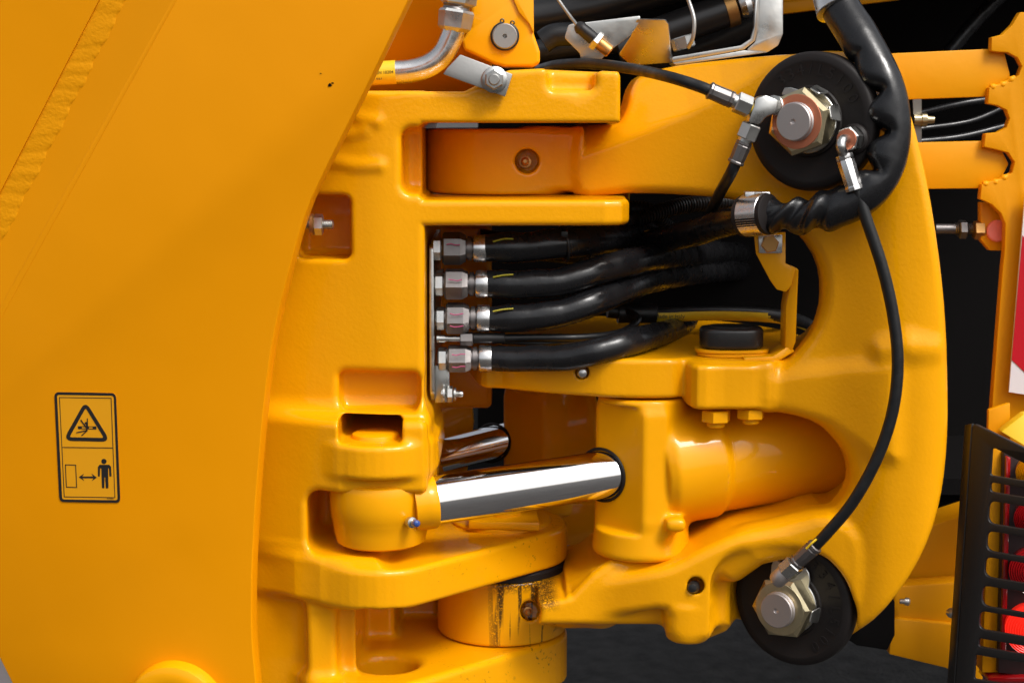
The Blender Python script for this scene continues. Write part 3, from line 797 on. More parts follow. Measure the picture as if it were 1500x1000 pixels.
# ------------------------------------------------------------------ steering cylinders
def steering(label, ex, ey, A, B, rr, tc, zlo, zhi, br, blen, near):
    d = (B-A).normalized()
    root = thing('steering_cylinder', label, 'hydraulic cylinder', (tc[0], tc[1], zlo), 'steering cylinders beside the hinge')
    V = Vol((tc[0]-.13, min(tc[1], B.y)-.13, zlo-.02), (tc[0]+blen+.02, tc[1]+.16, zhi+.03), .0035)
    V.add(scyl((tc[0], tc[1], zlo), (tc[0], tc[1], zhi), .067, .067, .004))
    V.add(scyl((tc[0], tc[1], zlo), (tc[0], tc[1], zlo+.05), .073, .064, .006), .02)
    a0 = B-d*.005
    V.add(sprism_z([(tc[0]-.066, tc[1]+.05), (tc[0]-.066, tc[1]-.010), (tc[0]-.004, tc[1]-.0725), (tc[0]+.03, tc[1]-.062), (tc[0]+.03, tc[1]+.05)], zlo+.05, zhi-.016, .010), .016)
    fp = Vector((tc[0]-.035, tc[1]-.0413, 0)); fn_ = Vector((-.0625, -.062, 0)).normalized()
    V.cut(half(fp, fn_, (tc[0]-.1, tc[1]-.12, zlo+.058), (tc[0]+.0, tc[1]+.02, zhi-.030)), .004)
    V.add(scyl(B+d*.055, B+d*.150, br*1.09, br*1.08, .012), .012)
    V.add(scyl(B+d*.05, B+d*blen, br, br, .004), .006)
    if near:
        V.add(sbox(Vector((tc[0]+.03, tc[1]-.090, zlo+.050)), Vector((tc[0]+.058, tc[1]-.04, zlo+.066)), .005), .008)
        V.add(scaps([Vector((tc[0]+.028, tc[1]-.064, zlo+.035)), Vector((tc[0]+.046, tc[1]-.078, zlo+.058))], [.007, .010]), .010)
    link('trunnion_barrel', V.mesh('trunnion_barrel'), 'smooth', root, None)
    rod = Lathe('piston_rod', A, d, [(0, rr), ((B-A).length+.06, rr)], 'chrome', root, 64)
    # gland: shallow ring lying on the slanted face of the trunnion
    gn = Vector((-.0625, -.062, 0)).normalized(); x_, y_, _ = basis(gn)
    face_o = Vector((tc[0]-.035, tc[1]-.0413, 0))+gn*.0015; tt = (face_o-A).dot(gn)/d.dot(gn); g0 = A+d*tt
    rim = []
    for i_ in range(64):
        a_ = 2*math.pi*i_/64; px_, py_, _q = basis(d); w_ = g0+(px_*math.cos(a_)+py_*math.sin(a_))*(rr+.0035)
        w_ += d*((face_o-w_).dot(gn)/d.dot(gn)); rim.append(w_)
    rim.append(rim[0]); MB().add(*tube(rim, .0024, 8)).build('wiper_ring', 'rubber', rod)
    # rod eye
    H = .096; z0 = Z(811, ey-.07)
    ep = [(0, .054), (.001, .0585), (.004, .0625), (.02, .0662), (.036, .068), (.0375, .0688), (.0405, .0688), (.042, .0697), (.062, .0715), (.087, .0715), (.094, .069), (.0975, .062), (.0975, .03)]
    eye = Lathe('rod_eye', (ex, ey, z0), (0, 0, 1), [(a_, b_*1.05) for a_, b_ in ep], 'smooth', root, 72)
    Lathe('rod_socket', A-d*.028, d, [(0, rr+.003), (.02, rr+.0045), (.032, rr+.0045), (.0345, rr+.003), (.035, rr+.0003)], 'smooth', eye, 48)
    if near: nipple(eye, P(599, 764, ey-.065), (.55, -.8, .1), .0068, 'zinc', 'blue')
    return root
A = P(630, 733.5, -.018); B = P(908, 691, .062)
steering('near steering cylinder with long chrome rod ending in a round yellow eye', X(555), .0, A, B, .0362, (P(940, 700, .07).x, .07), ZC-.664, Z(586, .015), .084, .36, True)
A2 = P(640, 668, .50); B2 = P(752, 641, .50)
steering('far steering cylinder with short exposed rod seen behind the near one', X(575, .5), .5, A2, B2, .030, (P(796, 640, .49).x, .485), ZC-.70, Z(566, .45), .08, .16, False)

# ------------------------------------------------------------------ fittings helpers
def along(p, q, t): return p+(q-p)*t
def crimp(name, p, d, L, r, m, parent):
    """hose ferrule with pressed flutes"""
    return Lathe(name, p, d, [(0, r*.8), (.001, r*.98), (L*.12, r), (L*.16, r*.93), (L*.2, r), (L*.86, r*.95), (L*.9, r*1.04), (L-.001, r*1.04), (L, r*.9)], m, parent, 10, .2, 25)

# ------------------------------------------------------------------ row of large hoses at the manifold plate
FY = .045
mp = thing('manifold_plate', 'upright zinc plate holding the row of hose fittings in the casting window', 'bracket', P(640, 590, .15))
x0 = X(634, .12)
prism('plate', roundpoly([Vector((x0, .03, Z(358, .03))), Vector((x0, .27, Z(352, .03))), Vector((x0, .27, Z(575, .03))), Vector((x0, .05, Z(590, .03))), Vector((x0, .022, Z(575, .03))), Vector((x0, .022, Z(470, .03)))], .012, 4), (.0065, 0, 0), 'zinc', mp, .0012)
prism('foot_flange', [Vector((x0+.0065, .05, Z(535, .05))), Vector((x0+.028, .05, Z(540, .05))), Vector((x0+.028, .05, Z(588, .05))), Vector((x0+.0065, .05, Z(590, .05)))], (0, .006, 0), 'zinc', mp, .001)
q = P(646, 577, .045)
st = Lathe('stud', q, (1, 0, 0), [(0, .005)]+[(.004+.0011*i, .0056 if i % 2 else .0048) for i in range(24)]+[(.033, .004)], 'zinc', mp, 16)
Lathe('nut', q+Vector((.009, 0, 0)), (1, 0, 0), hexnut(.009, .0125), 'zinc', st, 6, .2, 20)
Lathe('washer', q+Vector((.003, 0, 0)), (1, 0, 0), [(0, .013), (.003, .013)], 'zinc', st, 20)
Lathe('washer', q+Vector((.0195, 0, 0)), (1, 0, 0), [(0, .010), (.003, .010)], 'zinc', st, 20)
for v in (404, 463, 545):
    q = P(642, v, .12)
    Lathe('plate_screw', Vector((x0+.0065, .10, q.z)), (1, 0, 0), hexnut(.012, .013), 'zinc', mp, 6, .1, 20)

rows = [  # v, first px of nut, path, hose radius px, label
    (364, 648, [(711, 363, .045), (760, 362, .045), (830, 356, .06), (890, 350, .14), (950, 350, .34), (1000, 352, .62), (1040, 356, .96)], 22.5, 'topmost of the four thick sleeved hoses at the manifold, tied by cable ties'),
    (416, 651, [(713, 416, .045), (760, 417, .042), (820, 412, .045), (880, 395, .07), (945, 380, .16), (1010, 372, .42), (1060, 370, .75), (1085, 372, .96)], 21, 'second thick black hose down, rising to the right below the tied one'),
    (466, 653, [(718, 467, .045), (765, 465, .042), (820, 459, .045), (880, 438, .07), (945, 412, .18), (1010, 400, .45), (1060, 396, .75), (1085, 396, .96)], 20.5, 'third thick black hose down, directly above the thin hose at the manifold'),
    (525, 656, [(718, 525, .045), (770, 525, .035), (830, 523, .018), (880, 513, .012), (930, 499, .05), (975, 487, .2), (1010, 481, .45), (1050, 478, .96)], 19.5, 'lowest thick black hose, running just above the yellow trunnion plate'),
]
for ri, (v, u0, path, rp, lab) in enumerate(rows):
    root = thing('hydraulic_hose', lab, 'hose', P(u0, v, FY), 'thick hoses at the manifold')
    du = u0-648; k = PX(1, FY)
    c = P(u0, v, FY)
    ny = [24, 23.5, 23.5, 20.5][ri]*k
    Lathe('lock_nut', P(634+du, v, FY), (1, 0, 0), hexnut(13*k, 17*k), 'zinc', root, 6, .25, 20)
    Lathe('thread', P(645+du, v, FY), (1, 0, 0), [(0, 14*k), (8*k, 14*k)], 'dullsteel', root, 24)
    nut = Lathe('union_nut', c, (1, 0, 0), [(0, ny*.84), (ny*.12, ny), (26*k, ny), (31*k, ny*.88), (34*k, ny*.82)], 'dullsteel', root, 6, [.35, .1, .2, .15][ri], 20)
    Lathe('neck', P(u0+34, v, FY), (1, 0, 0), [(0, 15*k), (3*k, 15*k), (3*k, 17.5*k), (9*k, 17.5*k), (9*k, 14*k), (14*k, 14*k)], 'dullsteel', root, 32)
    Lathe('collar', P(u0+45, v, FY), (1, 0, 0), [(0, 16*k), (1*k, 19.3*k), (3*k, 20*k), (17*k, 20*k), (19*k, 19.5*k), (19.5*k, 17*k)], 'steel', root, 40)
    ph = random.Random(ri).uniform(0, 6)
    def rad(s, dv, t, rp=rp, ph=ph):
        w = .9+.1*min(1, s/.03)
        w *= 1+.02*math.sin(s*55+ph)+.035*math.sin(s*23+ph*2)*max(0, dv.z)
        w += .07*max(0, dv.z)**2*math.sin(s*95+ph)*math.exp(-((s-.07)/.05)**2)
        return rp*PX(1, .045)*w
    h = Tube('hose_sleeve', PP(path), rad, 'sleeve', root, 28, 22)
    # paint-pen marks
    for dv_ in ((-6, 0), (12, 5))[:2 if ri > 1 else 1]:
        p0 = P(u0+6, v+dv_[0], FY-.0232); 
        MBs = tube([p0+Vector((0, -.0012-.0*i, 0)) + Vector((.020*i/3, 0, .0012*math.sin(i*2+ri))) for i in range(4)], .0008, 6)
        MB().add(*MBs).build('pen_mark', 'pink', nut)
    if ri < 3:
        mark = [P(u, vv, .045-.0205) for u, vv in ((722, v-10), (738, v-13-(ri == 0)), (752, v-14))]
        MB().add(*tube(spline(mark, 5), .0013, 6)).build('pen_mark', 'ymark', h)

th = thing('thin_hose', 'thin black hose with small fitting between the two lowest manifold hoses', 'hose', P(655, 496, FY))
k = PX(1, FY)
Lathe('stem', P(640, 496, FY), (1, 0, 0), [(0, 6*k), (12*k, 6*k), (12*k, 4.5*k), (38*k, 4.5*k)], 'zinc', th, 24)
Lathe('nut', P(674, 496, FY), (1, 0, 0), hexnut(19*k, 10.5*k), 'dullsteel', th, 6, .2, 20)
Lathe('ferrule', P(693, 495, FY), (1, 0, 0), [(0, 7*k), (1*k, 8*k), (46*k, 8*k), (47*k, 6*k)], 'black', th, 24)
Tube('hose', PP([(738, 495, .045), (790, 494, .05), (850, 494, .06), (900, 489, .10), (925, 478, .19), (935, 466, .22), (920, 456, .25)]), 5.5*k, 'hose', th, 14)
th2 = thing('thin_hose', 'thinnest black line running beside the small manifold hose', 'hose', P(740, 500, .18))
Tube('hose', PP([(735, 501, .06), (800, 502, .06), (870, 496, .09), (950, 485, .25), (1000, 480, .33)]), 3.5*k, 'hose', th2, 10)

# striped hose behind the plate
sh = thing('striped_hose', 'black hose with a yellow printed stripe crossing the dark opening', 'hose', P(1060, 462, .36))
pth = spline(PP([(890, 455, .26), (960, 461, .27), (1020, 459, .28), (1080, 459, .29), (1140, 463, .31), (1175, 472, .42), (1205, 490, .46)]), 12)
MB().add(*tube(pth, .0115, 20)).build('hose', 'hose', sh)
mb = MB(); vv = []; ff = []
for i, p in enumerate(pth[12:]):
    for kk in range(5):
        a = math.radians(22-24*kk)
        vv.append(p+Vector((0, -math.cos(a), math.sin(a)))*.0122)
for i in range(len(pth[12:])-1):
    for kk in range(4): ff.append((i*5+kk, i*5+kk+1, i*5+kk+6, i*5+kk+5))
st_ = mb.add(vv, ff).build('yellow_stripe', 'tape', sh, None)
text('stripe_print', 'Made in Italy', .0095, P(981, 463.5, .255), (1, 0, 0), (0, 0, 1), 'print', st_, .0002)
Lathe('sleeve_end', P(905, 458, .262), (1, .1, -.03), [(0, .017), (.062, .016), (.064, .012)], 'hose', sh, 24)

# conduits and hoses filling the dark opening
bgp = [([(700, 352, .36), (800, 366, .38), (880, 372, .44), (960, 360, .62)], .020, 'broad black hose deep in the opening behind the sleeved ones', 'sleeve'),
       ([(930, 322, .24), (960, 312, .26), (1010, 300, .30), (1080, 296, .35)], .0125, 'ribbed black conduit just under the upper arm', 'hose'),
       ([(920, 305, .25), (950, 308, .26), (980, 330, .3), (1010, 345, .36), (1100, 330, .4)], .0115, 'ribbed black conduit dropping behind the fork end', 'hose')]
for pts, r, lab, m in bgp:
    o = thing('conduit' if 'ribbed' in lab else 'hydraulic_hose', lab, 'conduit' if 'ribbed' in lab else 'hose', P(*pts[0]))
    rb = (lambda s, dv, t, r=r: r*(1+.09*(1 if math.sin(s*1100) > 0 else -1))) if 'ribbed' in lab else r
    Tube('tube', PP(pts), rb, m, o, 16, 70 if 'ribbed' in lab else 12, 60)
# cable ties
for (u, v, Yq, r, lab) in ((826, 357, .06, .0262, 'black cable tie round the top sleeved hose, nearer the fittings'), (858, 353, .095, .0268, 'black cable tie round the top sleeved hose, farther right')):
    o = thing('cable_tie', lab, 'cable tie', P(u, v, Yq)); c = P(u, v, Yq); d = Vector((1, .25, .12)).normalized(); x, y, _ = basis(d)
    ringp = [c+(x*math.cos(a)+y*math.sin(a))*r for a in np.linspace(0, 2*math.pi, 40)]
    MB().add(*tube(ringp, .0022, 8)).build('band', 'cap', o)
    hd = c+Vector((.0, -r*.8, r*.6)); box('head', hd-Vector((.005, .004, .004)), hd+Vector((.005, .004, .005)), 'cap', o, .001)

# ------------------------------------------------------------------ big sleeved hose looping round the top mount
bigp = [(1214, -40, -.02), (1232, 12, -.05), (1262, 62, -.085), (1292, 120, -.115), (1304, 180, -.125), (1298, 236, -.13), (1270, 280, -.13), (1225, 305, -.12), (1175, 316, -.10), (1120, 316, -.07), (1070, 324, -.01), (1020, 340, .1), (950, 356, .24)]
big = thing('sleeved_hose', 'thick black wrinkled sleeve hose looping past the upper rubber mount', 'hose', P(1300, 200, -.1))
cen = P(1205, 180, -.1)
def bigr(s, dv, t):
    r = .0275 if t < .62 else (.0275-.004*min(1, (t-.62)/.06))
    if t > .74: r = .0205
    return r
def bigtube():
    path = spline(PP(bigp), 26); v, f = tube(path, bigr, 40)
    n = 40; out = []; S = 0; ss = []
    for i, p in enumerate(path):
        if i: S += (path[i]-path[i-1]).length
        ss.append(S)
    for i, p in enumerate(path):
        t = ss[i]; inn = (cen-p); inn.y = 0; inn.normalize()
        for k_ in range(n):
            q = Vector(v[i*n+k_]); dv = (q-p); L = dv.length; dn = dv/L
            c = max(0, dn.dot(inn)); front = max(0, -dn.y)
            # folds on the inside of the bend
            env = math.exp(-((t-.245)/.095)**4)
            w = abs(math.sin((t-.145)*math.pi/.058))
            fold = -(1-w)**1.6*.85*env*c**.6 - .12*env*c*(1-w)
            fold += .10*env*w*c
            # crumpled straight stretch near the clamp
            e2 = math.exp(-((t-.455)/.05)**4)
            cr = e2*(.2*math.sin(t*150+3*dn.z)+.16*math.sin(t*260+5*dn.z+2*dn.y)*front-.05)
            e3 = .02*math.sin(t*60+2*dn.z)
            out.append(p+dn*L*(1+fold+cr+e3))
    return MB().add(out, f).build('sleeve', 'sleeve', big, 60)
bigtube()
d0 = (P(1232, 12, -.05)-P(1214, -40, -.02)).normalized()
Lathe('ferrule', P(1211, -32, -.025), d0, [(0, .026), (.04, .0285), (.055, .030), (.0565, .0275)], 'steel', big, 40)
# clamp on a yellow bracket
cl = thing('hose_clamp', 'bright steel clamp band holding the sleeved hose on a yellow bent bracket', 'clamp', P(1128, 372, -.05))
cd = (P(1128, 314, -.075)-P(1090, 317, -.045)).normalized()
Lathe('band', P(1093, 316, -.058), cd, [(0, .0285), (0.0015, .030), (.034, .030), (.0355, .0285)], 'steel', cl, 56)
Lathe('rubber_lining', P(1087, 317, -.055), cd, [(0, .0262), (.001, .0285), (.047, .0285), (.048, .0262)], 'rubber', cl, 48)
q = P(1109, 287, -.065)
box('clamp_lug', q+Vector((-.018, -.006, -.006)), q+Vector((.018, .012, .006)), 'steel', cl, .0015)
box('clamp_screw', q+Vector((-.005, -.0075, -.0055)), q+Vector((.007, .0, .0055)), 'grey', cl, .001)
prism('bracket_arm', PP([(1105, 345, -.02), (1151, 340, -.02), (1151, 386, -.02), (1165, 392, -.02), (1160, 418, -.02), (1151, 428, -.02), (1138, 424, -.02), (1128, 410, -.02), (1108, 372, -.02)]), (0, .007, 0), 'smooth', cl, .0015)
prism('bracket_leg', PP([(1164, 391, -.02), (1170, 395, -.018), (1168, 440, -.012), (1166, 500, .0), (1160, 516, .005), (1150, 512, .005), (1151, 450, -.005), (1158, 412, -.015)]), (0, .045, 0), 'smooth', cl, .002)
prism('bracket_foot', PP([(1158, 505, .005), (1164, 515, .005), (1140, 529, .0), (1090, 530, -.005), (1090, 524, -.005), (1132, 522, .0)]), (0, .05, 0), 'smooth', cl, .0015)
prism('foot_pad', PP([(1111, 345, -.024), (1146, 344, -.024), (1146, 371, -.024), (1112, 371, -.024)]), (0, .004, 0), 'steel', cl, .001)
Lathe('clamp_bolt', P(1127, 357, -.024), (0, -1, 0), hexnut(.009, .013), 'bronze', cl, 6, .2, 20)

# ------------------------------------------------------------------ thin hose from lower mount to upper mount
lh = thing('lubrication_hose', 'thin black hose bowing down the right side from upper to lower mount', 'hose', P(1190, 800, -.1))
hp = [(1252, 268, -.145), (1268, 318, -.15), (1292, 390, -.155), (1308, 460, -.158), (1315, 530, -.16), (1308, 600, -.16), (1286, 668, -.155), (1250, 734, -.145), (1212, 780, -.13), (1192, 801, -.12)]
Tube('hose', PP(hp), .0082, 'hose', lh, 20, 14)
e = P(1191, 802, -.12); dd = (P(1160, 828, -.105)-P(1195, 797, -.122)).normalized()
crimp('ferrule', e-dd*.006, dd, .042, .0115, 'dullsteel', lh)
Lathe('nut', e+dd*.036, dd, hexnut(.022, .0150), 'zinc', lh, 6, .2, 20)
Lathe('stub_elbow', e+dd*.056, dd, [(0, .011), (.004, .0125), (.020, .0125), (.024, .010)], 'boltend', lh, 24)
Tube('yellow_mark', PP([(1196, 789, -.131), (1189, 795, -.1315), (1181, 803, -.128)]), .0016, 'tape', lh, 6)
q = P(1243, 250, -.143); du = (P(1252, 272, -.146)-P(1238, 226, -.14)).normalized()
crimp('ferrule', P(1236, 226, -.14), du, .052, .0125, 'steel', lh)
def HPt(u, v, k=0.0): return ray_plane(u, v, fA, hn, k)
nb = HPt(1252, 204)
Lathe('grommet', nb-hn*.002, hn, [(0, .021), (.006, .021), (.010, .018)], 'rubber', lh, 28)
Lathe('nut', nb+hn*.006, hn, hexnut(.019, .0175), 'zinc', lh, 6, .3, 20)
Lathe('ring_face', nb+hn*.025, hn, [(0, .0145), (.0015, .0140), (.0018, .0075)], 'orange', lh, 28)  # nut end carries its orange reflection as colour
e_ = nb+hn*.026
Tube('bent_pipe', [e_-hn*.01, e_+hn*.008, e_+hn*.015+Vector((.0, 0, -.004)), e_+hn*.017+Vector((.001, 0, -.012)), P(1237, 228, -.14)], .0068, 'zinc', lh, 20, 8)
# tee block with two thin hoses on the left of the upper mount
fy = -.10
tb = thing('elbow_fitting', 'zinc elbow block on the left side of the upper rubber mount', 'pipe fitting', P(1120, 160, fy))
blk = [(1108, 143), (1122, 139), (1141, 146), (1137, 166), (1122, 172), (1113, 184), (1095, 180), (1102, 160)]
prism('block', PP([(a, b, fy-.006) for a, b in blk]), (0, .026, 0), 'zinc', tb, .004, 2)
Lathe('threaded_end', P(1132, 154, fy+.008), (P(1150, 158, fy+.03)-P(1132, 154, fy+.008)).normalized(), [(0, .0135)]+[(.002*i, .0135 if i % 2 else .0122) for i in range(1, 9)]+[(.02, .013), (.035, .013)], 'zinc', tb, 24)
Lathe('sealing_ring', P(1142, 156, fy+.02), (P(1150, 158, fy+.03)-P(1132, 154, fy+.008)).normalized(), [(0, .0165), (.012, .0175)], 'rubber', tb, 24)
def fit_hose(label, pts, d_start, nut_p, nut_d, fer_p, r=.0082):
    o = thing('lubrication_hose', label, 'hose', P(*pts[-1]))
    nd = (nut_d-nut_p).normalized()
    Lathe('nut', nut_p, nd, hexnut(.022, .0150), 'zinc', o, 6, .25, 20)
    Lathe('nut_skirt', nut_p+nd*.020, nd, [(0, .010), (.008, .010)], 'zinc', o, 20)
    L = (fer_p-nut_p).length-.024
    crimp('ferrule', nut_p+nd*.026, nd, L, .0118, 'dullsteel', o)
    Tube('hose', [nut_p+nd*(.020+L*.9)]+PP(pts), r, 'hose', o, 18, 12)
    return o
n1 = P(1099, 158, fy+.004); e1 = P(1040, 133, fy-.0)
fit_hose('thin black hose arching left from the elbow block over the upper arm', [(1022, 126, fy+.01), (980, 113, fy+.04), (930, 102, .06), (870, 94, .14), (820, 95, .22), (790, 102, .3)], None, n1, e1, e1)
Lathe('side_stub', P(1108, 162, fy+.006), (e1-n1).normalized(), [(0, .009), (.014, .009)], 'tape', tb, 20)
n2 = P(1102, 182, fy+.006); e2 = P(1078, 238, fy+.012)
fit_hose('thin black hose hanging from the elbow block into the dark opening', [(1070, 255, fy+.02), (1056, 280, -.03), (1044, 305, .06), (1030, 335, .2)], None, n2, e2, e2)

# ------------------------------------------------------------------ warning sticker on the side plate
def S(x, y): return PS(60+x/5.264, 560+y/5.264, .0006)
stk = thing('warning_sticker', 'tall black-bordered yellow warning sticker with two pictograms on the side plate', 'sticker', S(360, 920))
_sx = Vector((0, 0, 1)).cross(-PN).normalized()*-1; _sx = _sx if _sx.x > 0 else -_sx
SPL = (S(360, 500), _sx, PN.cross(_sx), PN)
def lift(pts, k): return [p+PN*k for p in pts]
def sk(name, loops, k, m, parent=stk):
    pl = (SPL[0]+PN*k, SPL[1], SPL[2], SPL[3])
    return plate(name, [lift(l, k) for l in loops], .0003, m, parent, 0, pl)
R_ = lambda c, r: roundpoly([S(*p) for p in c], r)
outer = [(105, 72), (581, 80), (615, 925), (145, 918)]
sk('sticker_back', [R_(outer, .008)], .0002, 'sticker')
sk('border', [R_(outer, .008), R_([(126, 93), (564, 100), (594, 905), (166, 899)], .004)], .0006, 'print')
sk('inner_frame', [R_([(143, 111), (546, 117), (575, 887), (180, 881)], .0), R_([(148, 116), (541, 122), (570, 882), (185, 876)], .0)], .0006, 'print')
sk('divider', [[S(*p) for p in ((164, 495), (558, 499), (558, 504), (164, 500))]], .0008, 'print')
sk('warning_triangle', [R_([(345, 140), (540, 455), (172, 447)], .0085), R_([(347, 195), (488, 425), (222, 420)], .002)], .0006, 'print')
pg = sk('crush_bar', [[S(*p) for p in ((288, 335), (430, 337), (430, 360), (288, 357))], [S(*p) for p in ((318, 340), (350, 341), (350, 353), (318, 352))], [S(*p) for p in ((372, 341), (402, 342), (402, 354), (372, 353))]], .0006, 'print')
def stroke(a, b, w, name, parent):
    a = Vector((*a, 0)); b = Vector((*b, 0)); n = Vector((-(b-a).y, (b-a).x, 0)).normalized()*w/2
    return sk(name, [[S(*(p.x, p.y)) for p in (a+n, b+n, b-n, a-n)]], .0009, 'print', parent)
for a, b, w in (((310, 287), (352, 345), 9), ((361, 275), (362, 345), 8), ((277, 385), (358, 367), 8), ((316, 408), (362, 366), 8), ((355, 300), (357, 370), 9)):
    stroke(a, b, w, 'figure_limb', pg)
sk('figure_head', [[S(*p) for p in ring2(348, 312, 9, 16)]], .0011, 'print', pg)
sk('box_symbol', [[S(*p) for p in ((188, 629), (273, 631), (281, 809), (196, 807))], [S(*p) for p in ((194, 635), (267, 637), (275, 803), (202, 801))]], .0006, 'print')
sk('double_arrow', [[S(*p) for p in ((295, 727), (335, 700), (322, 722), (405, 722), (392, 700), (433, 730), (395, 757), (408, 736), (322, 735), (337, 757))]], .0006, 'print')
ps = sk('person_symbol', [R_([(442, 648), (455, 632), (528, 632), (543, 648), (546, 722), (531, 722), (527, 660), (520, 660), (523, 812), (503, 814), (498, 728), (493, 728), (491, 812), (473, 812), (468, 660), (458, 660), (456, 722), (442, 722)], .0006)], .0006, 'print')
sk('person_symbol_head', [[S(*p) for p in ring2(488, 606, 20, 24)]], .0006, 'print', ps)
text('small_print', '817/70043', .0024, S(538, 892)+PN*.0008, _sx, PN.cross(_sx), 'print', stk, .0001)

# ------------------------------------------------------------------ link arm, steel pipe and clamp tab at the top
la = thing('link_arm', 'yellow lever with a round pin and snap ring above the upper fork', 'lever', P(740, 98, .2))
LY = .10
arm = [(690, -20), (781, -20), (781, 0), (782, 50), (791, 76), (791, 92), (780, 98), (740, 98), (724, 94), (680, 73), (676, 60), (690, 40)]
prism('arm', roundpoly(PP([(a, b, LY) for a, b in arm]), .006, 4), (0, .10, 0), 'smooth', la, .006, 3)
prism('arm_rib', roundpoly(PP([(744, -20, LY-.004), (781.5, -20, LY-.004), (782, 52, LY-.004), (776, 36, LY-.004), (760, 18, LY-.004)]), .004, 4), (0, .02, 0), 'smooth', la, .0025, 2)
q = P(739.5, 53.5, LY)
pin = Lathe('pivot_pin', q+Vector((0, .01, 0)), (0, -1, 0), [(0, .0188), (.0165, .0188), (.0182, .0172), (.0182, .0034), (.016, .003), (.014, .001)], 'grey', la, 48)
rg = [q+Vector((math.cos(a)*.0198, -.0035, math.sin(a)*.0198)) for a in np.linspace(math.radians(100), math.radians(420), 44)]
MB().add(*tube(rg, .0018, 8)).build('snap_ring', 'black', pin)
for a in (100, 60):
    c = q+Vector((math.cos(math.radians(a))*.0225, -.004, math.sin(math.radians(a))*.0225))
    MB().add(*tube([c+Vector((math.cos(t)*.0027, 0, math.sin(t)*.0027)) for t in np.linspace(0, 2*math.pi, 14)], .0011, 6)).build('ring_ear', 'black', pin)

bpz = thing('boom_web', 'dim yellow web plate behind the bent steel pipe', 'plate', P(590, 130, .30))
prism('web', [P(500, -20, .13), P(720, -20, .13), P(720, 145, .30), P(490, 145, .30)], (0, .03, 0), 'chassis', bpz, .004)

pipe = thing('steel_pipe', 'bent steel pipe with two hex nuts beside the link arm', 'pipe', P(560, 125, .06))
QY = .06
pp = spline(PP([(440, 116, QY), (500, 111, QY), (560, 107, QY), (600, 104.5, QY), (628, 96, QY), (648, 80, QY), (660, 58, QY), (667, 35, QY), (671, 5, QY)]), 12)
pb = MB().add(*tube(pp, PX(16.5, QY), 40)).build('bent_tube', 'steel', pipe)
ax = (P(674, -20, QY)-P(664, 48, QY)).normalized()
Lathe('hex_nut', P(664.5, 47, QY), ax, [(0, .018), (.003, .0215), (.006, .0245), (.028, .0265), (.032, .024)], 'zinc', pipe, 6, .42, 20)
Lathe('thread', P(668, 17, QY), ax, [(0, .019), (.003, .0205), (.006, .019), (.009, .0205), (.012, .019)], 'dullsteel', pipe, 32)
Lathe('hex_nut', P(671, 8, QY), ax, [(0, .023), (.003, .0265), (.05, .0265)], 'zinc', pipe, 6, .42, 20)
tp_ = spline(PP([(500, 111, QY), (548, 107.8, QY), (580, 105.9, QY)]), 8)
tl = MB().add(*tube(tp_, PX(16.9, QY), 40)).build('tape_label', 'tape', pipe)
for i, s_ in enumerate(('HOW 20 1 B', 'A12222 EN 10204', 'B25 027')):
    text('label_print', s_, .0062, P(556-i*3, 98.6+i*8.3, QY-.0175+(.004 if i == 0 else (.002 if i == 2 else 0))), (1, 0, .05), (0, .0, 1), 'print', tl, .0002)

ct = thing('clamp_tab', 'flat grey steel tab bolted to the upper fork beneath the pipe', 'bracket', P(724, 140, -.045))
prism('tab', PP([(674, 80, -.046), (751, 109, -.046), (740, 142, -.046), (649, 109, -.046), (655, 100, -.046)]), (0, .008, 0), 'grey', ct, .0012)
q = P(724, 117, -.046)
fl = Lathe('flange_bolt', q, (0, -1, 0), [(0, .0185), (.002, .0185), (.004, .0155), (.0045, .010)], 'zinc', ct, 36)
Lathe('hex_head', q+Vector((0, -.003, 0)), (0, -1, 0), hexnut(.011, .0145, .15), 'zinc', fl, 6, .5, 20)
Lathe('shank_end', q+Vector((0, -.013, 0)), (0, -1, 0), [(0, .008), (.004, .008), (.0055, .0065)], 'grey', fl, 24)

# ------------------------------------------------------------------ zinc bracket with cable, top middle
br = thing('cable_bracket', 'bent zinc bracket with folded side and upright strap behind the upper arm', 'bracket', P(940, 95, .20))
BY = .20
prism('side_face', roundpoly(PP([(827, 56, BY-.02), (833, 36, BY-.02), (940, 23, BY-.02), (935, 36, BY-.02), (924, 52, BY-.02), (897, 72, BY-.02), (887, 81, BY-.02), (879, 89, BY-.02), (852, 89, BY-.02), (849, 78, BY-.02)]), .006, 4), (0, .006, 0), 'zinc', br, .001)
prism('folded_face', roundpoly(PP([(933, 28, BY-.024), (974, 29, BY-.024), (979, 36, BY-.019), (983, 80, BY+.016), (989, 92, BY+.025), (924, 96, BY+.028), (906, 80, BY+.016), (924, 53, BY-.005)]), .005, 4), (.002, .006, .001), 'zinc', br, .001)
prism('strap', roundpoly(PP([(984, 84, BY), (1085, 67, BY), (1100, 57, BY), (1105, 40, BY), (1107, -20, BY), (1112, -20, BY), (1111, 42, BY), (1106, 60, BY), (1090, 73, BY), (985, 92, BY)]), .004, 3), (0, .012, 0), 'zinc', br, .001)
prism('strap_face', roundpoly(PP([(1090, 76, BY+.004), (1106, 62, BY+.004), (1111, 40, BY+.004), (1112, -20, BY+.004), (1147, -20, BY+.004), (1147, 50, BY+.004), (1140, 67, BY+.004), (1124, 77, BY+.004)]), .008, 4), (0, .005, 0), 'zinc', br, .001)
prism('base_strip', PP([(985, 92, BY), (1090, 74, BY), (1124, 77, BY), (990, 96, BY)]), (0, .06, 0), 'zinc', br, .001)
Lathe('fixing_nut', P(1003, 72, BY+.02), (-.3, 0, 1), hexnut(.02, .018), 'zinc', br, 6, .2, 20)
cb = thing('control_cable', 'thin steel control cable ending in a black boot on the zinc bracket', 'cable', P(860, 55, .17))
